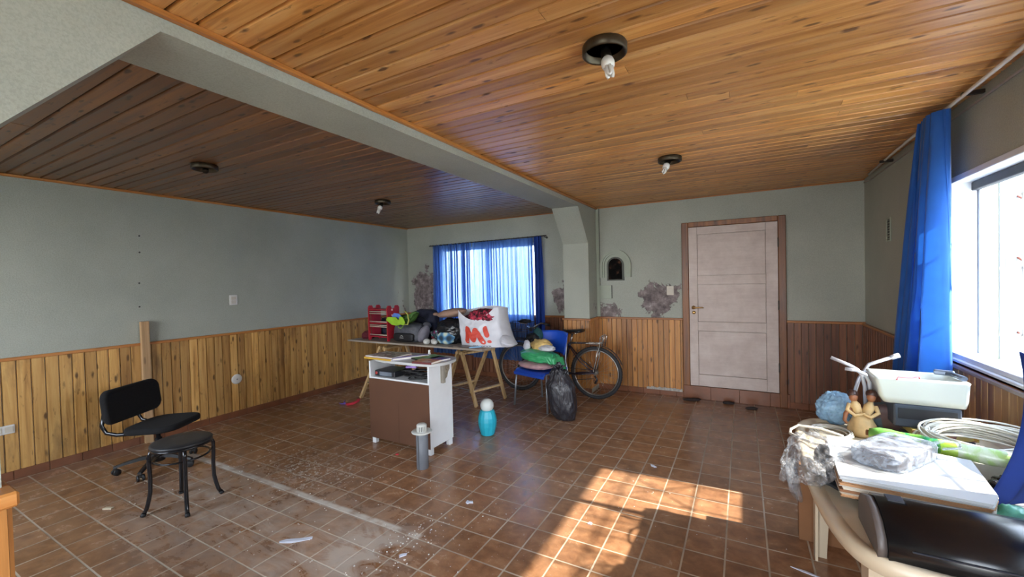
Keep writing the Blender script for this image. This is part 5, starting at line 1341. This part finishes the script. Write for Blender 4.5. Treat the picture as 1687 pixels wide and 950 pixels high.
bm = B(); tube(bm, [(.44, 2.60, .675), (.36, 2.63, .69), (.27, 2.66, .685), (.232, 2.62, .672), (.225, 2.56, .670), (.25, 2.50, .676), (.32, 2.44, .672), (.36, 2.42, .69)], .0065, 8); obj('cable_loop', bm, M_cable, label='thick white cable loop sticking out over the left edge of the plastic table', cat='cable')
# figurine: an embracing couple
M_fig = pm('sandy_ceramic', srgb(200, 170, 120), .6, var=.2, scale=25); M_figd = pm('dark_hair_glaze', srgb(62, 40, 32), .4, var=.3); M_skin = pm('brown_ceramic', srgb(140, 90, 60), .5, var=.2)
t = thing('couple_figurine', 'small sandy ceramic figurine of two embracing dark-haired figures on the table', 'figurine', (.535, 2.72, TP+.002), -.1)
bm = B()
lathe(bm, [(0, 0), (.052, 0), (.056, .015), (.050, .05), (.036, .085), (.030, .105), (0, .11)], 24)
for v in bm.verts:
    a = math.atan2(v.co.y, v.co.x); k = 1+.12*math.sin(a*6+v.co.z*30)*(1-v.co.z/.12); v.co.x *= k*1.05; v.co.y *= k*.9
obj('skirt', bm, M_fig, t)
for s, hgt, nm in ((-1, .195, 0), (1, .203, 1)):
    bm = B(); tube(bm, [(s*.006, 0, .08), (s*.018, 0, .115), (s*.028, -.002, .145), (s*.030, -.004, .160), (s*.033, -.004, .172)], [.026, .026, .028, .016, .009], 14, sq=.8)
    tube(bm, [(s*.048, -.005, .150), (s*.058, -.018, .120), (s*.030, -.030, .100), (-s*.010, -.030, .115)], [.011, .010, .008, .006], 10)
    o = obj('torso', bm, M_fig, t)
    bm = B(); bmesh.ops.create_uvsphere(bm, u_segments=16, v_segments=12, radius=.018)
    for v in bm.verts: v.co.z *= 1.2; v.co.z += hgt-.012; v.co.x += s*.034; v.co.y -= .006
    for f in bm.faces: f.smooth = True
    h = obj('head', bm, M_skin, t)
    bm = B(); blob(bm, (s*.036, .002, hgt+.003), (.023, .023, .023), 2, .1, 3, seed=90+nm); obj('hair', bm, M_figd, h)
bm = B(); tube(bm, [(-.045, -.01, .13), (-.065, -.02, .10), (-.070, -.025, .07), (-.060, -.03, .055)], [.012, .010, .008, .006], 10); obj('arm', bm, M_skin, t)
# clear bag hanging over the left edge
t = None
bm = B(); blob(bm, (.255, 2.10, .735), (.085, .14, .075), 5, .22, 1.8, .14, 3.5, zmin=PT+.006, seed=84, shape=lambda p, d: Vector((p.x, p.y, p.z))); 
for v in bm.verts:
    if v.co.x < .215: v.co.z -= (.215-v.co.x)*1.1
o = obj('clear_bag', bm, M_film, label='crumpled clear plastic bag bulging over the left edge of the plastic table', cat='bag')
bm = B(); shell(bm, lambda u, v_: Vector((.190-.022*math.sin(v_*3+u*5)+.012*v_, 1.95+.26*u+.04*v_*(1-2*u), .70-.13*v_*(1-.5*abs(u-.5))-.01*math.sin(u*11))), 14, 8, (-.002, 0, 0)); obj('hanging_film', bm, M_film, o)
bm = B(); blob(bm, (.315, 2.13, .715), (.040, .12, .045), 4, .15, 2, .08, 4, zmin=PT+.006, seed=85); obj('dark_crumpled_bag', bm, M_dkpl, label='dark crumpled bag squeezed between the clear bag and the folders', cat='bag')
# right-hand clutter
bm = B(); blob(bm, (.905, 2.17, .700), (.12, .085, .042), 5, .15, 2.2, .10, 4, zmin=TP+.002, seed=86); obj('shiny_black_bag', bm, M_bin, label='shiny black plastic bag on the table behind the folders near the blue curtain', cat='bag')
M_gpl = pm('pale_grey_plastic', srgb(170, 172, 178), .4, var=.05)
for x, y, z, rz, lb in ((.83, 2.035, TP+.002, -.35, 'grey plastic case beside the folders, left one of two'), (.90, 1.965, TP+.002, -.35, 'smaller grey plastic case beside the folders, right one of two')):
    bm = B(); box(bm, -.05, .05, -.03, .03, 0, .045 if x < .85 else .03, .010, seg=3); obj('grey_case', bm, M_gpl, loc=(x, y, z), rot=(0, 0, rz), label=lb, cat='case', smooth=False)
bm = B(); blob(bm, (.735, 1.905, .700), (.048, .042, .042), 4, .18, 2.5, .14, 4, zmin=TP+.002, seed=88); obj('teal_film', bm, pm('teal_film', srgb(110, 196, 170), .3, var=.2, bumps=.5, bscale=30), label='crumpled teal green plastic at the right corner of the folder stack', cat='plastic')
# dark blue cloth spilling from the near curtain
def bez(P, t):
    P = [Vector(p) for p in P]
    while len(P) > 1: P = [a.lerp(b, t) for a, b in zip(P, P[1:])]
    return P[0]
def drape(u, v_):
    a = bez([(1.0, 1.93, 1.0), (.97, 1.90, .9), (.92, 1.89, .80), (.80, 1.88, .795)], v_); b = bez([(1.045, 2.70, 1.10), (1.03, 2.56, .92), (.88, 2.22, .80), (.70, 1.99, .70)], v_)
    p = a.lerp(b, u); p.x += .014*math.sin(u*15+v_*2)*(1-.3*v_); p.z += .006*math.sin(u*11+v_*4)*v_; return p
bm = B(); shell(bm, drape, 30, 18, (.003, 0, .003)); obj('blue_cloth', bm, M_dblue, label='dark blue cloth draping down to the plastic table at the right edge', cat='cloth')
# blue bag, brown pack, game boxes, black box, sink
bm = B(); blob(bm, (.455, 2.85, .745), (.083, .07, .078), 5, .15, 2, .09, 4, zmin=TP+.002, seed=91, shape=lambda p, d: Vector((p.x*(1-.2*d.z), p.y, p.z))); obj('blue_bag', bm, M_bluef, label='pale blue translucent plastic bag behind the figurine', cat='bag')
t = thing('brown_pack', 'brown and blue printed pack leaning between the figurine and game boxes', 'pack', (.645, 2.80, TP+.002), .05)
bm = B(); blob(bm, (0, 0, .072), (.070, .04, .072), 4, .05, 2, .02, 4, zmin=.001, seed=92, pw=.6); obj('pack_body', bm, printed('brown_blue_pack', [srgb(96, 70, 66), srgb(120, 84, 80), srgb(84, 110, 130), srgb(70, 100, 110)], 14, 11), t)
Gg = 'flat game boxes under the black box'
for i, (z, h, cols, lb) in enumerate(((0, .045, [srgb(40, 56, 84), srgb(60, 80, 110), srgb(190, 170, 110), srgb(30, 44, 70)], 'dark blue flat game box, lowest below the black box'), (.046, .030, [srgb(200, 150, 60), srgb(220, 200, 110), srgb(150, 80, 90), srgb(90, 140, 180)], 'yellow and orange flat game box, topmost below the black box'))):
    x0_ = .745+.01*i
    o = thing('game_box', lb, 'box', (x0_+.055, 2.775, TP+.002+z), .05*i, Gg)
    bm = B(); box(bm, -.115, .105, -.12, .10, 0, h*.8, .001); obj('box_base', bm, printed('gb%d' % i, cols, 16, 12+i), o)
    bm = B(); box(bm, -.117, .107, -.122, .102, h*.8+.0005, h, .001); obj('lid', bm, printed('gbl%d' % i, cols[::-1], 12, 14+i), o)
zb_ = TP+.002+.077
t = thing('black_box', 'flat dark electronic box under the white ceramic sink', 'box', (.755, 2.775, zb_), 0)
bm = B(); box(bm, -.115, .115, -.11, .10, 0, .106, .006); obj('housing', bm, pm('slate_case', srgb(58, 66, 78), .4, var=.15), t)
bm = B(); box(bm, -.10, .10, -.1125, -.1105, .04, .09, .001); obj('front_panel', bm, M_dev, t)
zk = zb_+.108
M_cer = pm('white_ceramic', srgb(200, 206, 200), .3, var=.03, scale=3, Coat_Weight=.3)
t = thing('ceramic_sink', 'small white rectangular ceramic sink balanced on the dark box on the table', 'sink', (.738, 2.765, zk), -.03)
bm = B(); hw, hd_, hh = .163, .108, .118
def rr(w, d, r, n=6, cx=0, cy=0):
    P = []
    for ax, ay, a0 in ((w-r, d-r, 0), (-w+r, d-r, H2), (-w+r, -d+r, 2*H2), (w-r, -d+r, 3*H2)):
        for k in range(n+1): a = a0+k*H2/n; P.append((cx+ax+r*math.cos(a), cy+ay+r*math.sin(a)))
    return P
rings = []
for w_, d_, r_, z_, cx2, cy3 in ((hw*.86, hd_*.9, .02, 0, .012, 0), (hw*.93, hd_*.96, .02, .03, .006, 0), (hw-.002, hd_-.002, .016, hh-.012, 0, 0), (hw, hd_, .016, hh-.004, 0, 0), (hw-.004, hd_-.004, .014, hh, 0, 0),
    (hw-.022, hd_-.022, .02, hh, 0, 0), (hw-.028, hd_-.028, .02, hh-.006, 0, 0), (hw-.040, hd_-.040, .03, .04, -.005, 0), (hw-.06, hd_-.055, .03, .028, -.01, 0)):
    rings.append([bm.verts.new((x, y, z_)) for x, y in rr(w_, d_, r_, 6, cx2, cy3)])
for A, Bq in zip(rings, rings[1:]):
    for i in range(len(A)): f = bm.faces.new((A[i], A[(i+1) % len(A)], Bq[(i+1) % len(A)], Bq[i])); f.smooth = True
bm.faces.new(rings[0][::-1]); bm.faces.new(rings[-1]); obj('basin', bm, M_cer, t)
bm = B(); lathe(bm, [(0, .0302), (.016, .0302), (.018, .029)], 18, Matrix.Translation((-.02, 0, 0))); obj('drain_hole', bm, M_chr, t)
bm = B(); tube(bm, [(-.09, -.1125, hh-.005), (-.08, -.09, hh+.004), (-.03, -.085, hh+.004), (.0, -.06, hh+.006), (.02, -.02, hh-.03)], .0025, 6); tube(bm, [(-.01, -.05, .045), (.01, -.03, .055), (.035, -.04, .05)], .008, 8)
obj('red_trinket', bm, pm('red_pink_cord', srgb(206, 90, 100), .5), loc=(.738, 2.765, zk), label='small red and pink plastic piece on a wire lying in the ceramic sink', cat='trinket')
M_tool = pm('blue_grey_metal', srgb(110, 122, 140), .35, .6)
t = thing('hand_tool', 'grey blue hand tool lying across the right corner of the ceramic sink', 'tool', (.738, 2.765, zk), -.03)
bm = B(); box(bm, -.035, .035, -.012, .012, 0, .024, .006, M=Matrix.Translation((.115, .045, hh+.002)) @ Matrix.Rotation(-.3, 4, 'Z'), seg=2); obj('head', bm, M_tool, t)
bm = B(); tube(bm, [(.118, .045, hh+.012), (.135, .0, hh+.014), (.150, -.07, hh+.012)], [.007, .010, .011], 12); obj('handle', bm, M_tool, t)
# bent white pipes standing left of the sink
t = thing('bent_pipes', 'bent white metal pipes sticking up at the left of the ceramic sink', 'pipes', (0, 0, 0))
M_pip = pm('pale_metal_pipe', srgb(196, 200, 210), .3, .4)
bm = B(); tube(bm, [(.425, 2.80, 1.018), (.50, 2.79, .985), (.53, 2.785, .965), (.548, 2.785, .94), (.560, 2.79, .88), (.568, 2.80, .667)], .0085, 10); obj('pipe', bm, M_pip, t)
bm = B(); tube(bm, [(.475, 2.755, .972), (.52, 2.75, .968), (.555, 2.755, .950), (.572, 2.765, .91), (.592, 2.775, .667)], .0085, 10); obj('pipe', bm, M_pip, t)
t = thing('straight_pipe', 'single pale pipe end sticking up behind the ceramic sink', 'pipe', (0, 0, 0))
bm = B(); tube(bm, [(.50, 2.905, .668), (.56, 2.905, .90), (.60, 2.905, .975), (.705, 2.915, 1.022)], .0085, 10); obj('pipe', bm, M_pip, t)
bm = B(); tube(bm, [(.690, 2.9135, 1.0153), (.722, 2.917, 1.0296)], .0125, 12); obj('tip', bm, M_pip, t)

for o in [o for o in bpy.data.objects if o not in _before and o.parent is None]:
    o.location = o.location + Vector((-.028, -.112, .041))

# ================================================================ small things on the floor
def scrap(name, label, cat, x, y, P, m, rz=0, th=.002, group=None, curl=0):
    bm = B(); vs = prism(bm, P, .001, .001+th)
    if curl:
        bmesh.ops.subdivide_edges(bm, edges=bm.edges[:], cuts=3, use_grid_fill=True)
        for v in bm.verts: v.co.z += curl*(v.co.x*v.co.x)*20
    return obj(name, bm, m, loc=(x, y, 0), rot=(0, 0, rz), label=label, cat=cat, group=group)
M_pap2 = pm('crumpled_paper', srgb(206, 210, 222), .7, var=.04)
scrap('paper_strip', 'torn bluish white paper strip on the dusty floor tiles', 'paper', -2.315, 1.49, [(-.09, -.015), (-.02, -.022), (.09, -.004), (.085, .02), (.02, .018), (-.06, .02), (-.095, .0)], M_pap2, .62, curl=.02)
scrap('wood_chip', 'small pale wooden piece on the floor left of the round stool', 'wood piece', -3.825, 1.12, [(-.03, -.013), (.03, -.010), (.031, .012), (-.029, .013)], pm('pale_wood_chip', srgb(206, 190, 160), .7), .45, .008)
scrap('paper_scrap', 'crumpled white paper scrap on the tiles right of the grey pipe', 'paper', -1.64, 2.29, [(-.02, -.01), (-.002, -.02), (.006, -.006), (.03, .0), (.02, .018), (-.004, .012), (-.02, .02)], M_pap2, .2, .006)
scrap('paper_scrap', 'small torn paper at the dusty edge nearest the camera', 'paper', -1.655, 1.675, [(-.02, -.012), (.018, -.008), (.026, .008), (.0, .012), (-.018, .008)], M_pap2, .9, .004)
scrap('paper_scrap', 'little grey and white scrap lying in the sun patch', 'paper', -.64, 3.39, [(-.03, .01), (-.005, -.012), (.02, -.010), (.035, .004), (.01, .01)], M_pap2, -.5, .006)
scrap('paper_scrap', 'tiny white crumb of paper inside the sun patch at its left side', 'paper', -.835, 2.42, [(-.012, -.008), (.010, -.010), (.014, .006), (-.004, .012)], M_pap2, .1, .006)
M_redf = pm('red_felt', srgb(196, 40, 62), .7, var=.15)
t = thing('red_ribbon', 'curled red and violet ribbon on the floor before the pine boarded wall', 'ribbon', (-4.30, 3.56, 0))
bm = B(); tube(bm, [(-.02, .10, .03), (.02, .10, .035), (.055, .04, .03), (.05, -.03, .02), (.0, -.06, .012), (-.05, -.05, .011)], [.012, .016, .022, .024, .018, .010], 10, sq=.6); obj('red_part', bm, M_redf, t)
bm = B(); tube(bm, [(-.05, -.05, .012), (-.10, -.04, .020), (-.13, .01, .03)], [.010, .007, .004], 8); tube(bm, [(-.05, -.055, .010), (-.12, -.07, .008), (-.16, -.06, .008)], [.007, .006, .004], 8); obj('violet_part', bm, pm('violet_felt', srgb(120, 96, 190), .7), t)
for x, y, rz, lb in ((-.55, 5.40, .3, 'dark rumpled rag on the floor below the left door jamb'), (-.16, 5.42, .1, 'small dark rag on the floor in front of the white door'), (.07, 5.30, .2, 'tiny dark scrap on the floor at the right of the door')):
    k = 1.0 if x < -.5 else .6
    bm = B(); blob(bm, (0, 0, .014), (.085*k, .03*k, .016), 3, .3, 3, .15, 5, zmin=.001, seed=int(x*50+60)); obj('dark_rag', bm, pm('dark_rag_cloth', srgb(46, 36, 34), .85, var=.3), loc=(x, y, 0), rot=(0, 0, rz), label=lb, cat='rag')
scrap('red_scrap', 'tiny red scrap on the floor before the cabinet back', 'scrap', -2.66, 2.665, [(-.014, -.008), (.012, -.006), (.01, .01), (-.01, .008)], M_redf, .3, .006)
scrap('plastic_strip', 'thin clear plastic strip on the dark floor under the plastic table', 'strip', .255, 2.50, [(-.06, .006), (.0, -.006), (.07, -.012), (.075, -.004), (.0, .01)], M_pap2, -.15, .003)
# crumbs of paint and plaster
bm = B(); rnd = random.Random(12)
def crumb(x, y, s):
    a = rnd.uniform(0, 6.3); P = [(x+s*rnd.uniform(.6, 1.2)*math.cos(a+k*1.57), y+s*rnd.uniform(.6, 1.2)*math.sin(a+k*1.57)) for k in range(4)]
    h = rnd.uniform(.001, .004); A = [bm.verts.new((*p, .0005)) for p in P]; T = [bm.verts.new((*p, h)) for p in P]
    bm.faces.new(T)
    for k in range(4): bm.faces.new((A[k], A[(k+1) % 4], T[(k+1) % 4], T[k]))
for _ in range(150): crumb(rnd.gauss(-3.1, .32), rnd.gauss(2.12, .16), rnd.uniform(.0015, .005))
for _ in range(260): crumb(rnd.uniform(-4.4, -1.3), rnd.uniform(1.2, 2.8), rnd.uniform(.0015, .005))
for _ in range(90): crumb(rnd.gauss(-1.70, .08), rnd.gauss(1.78, .16), rnd.uniform(.002, .006))
for _ in range(70): crumb(rnd.uniform(-1.5, .2), rnd.uniform(2.2, 5.2), rnd.uniform(.0015, .004))
obj('paint_crumbs', bm, pm('paint_crumbs', srgb(206, 204, 198), .8), label='white crumbs of paint and plaster scattered over the dusty floor tiles', cat='debris', kind='stuff')
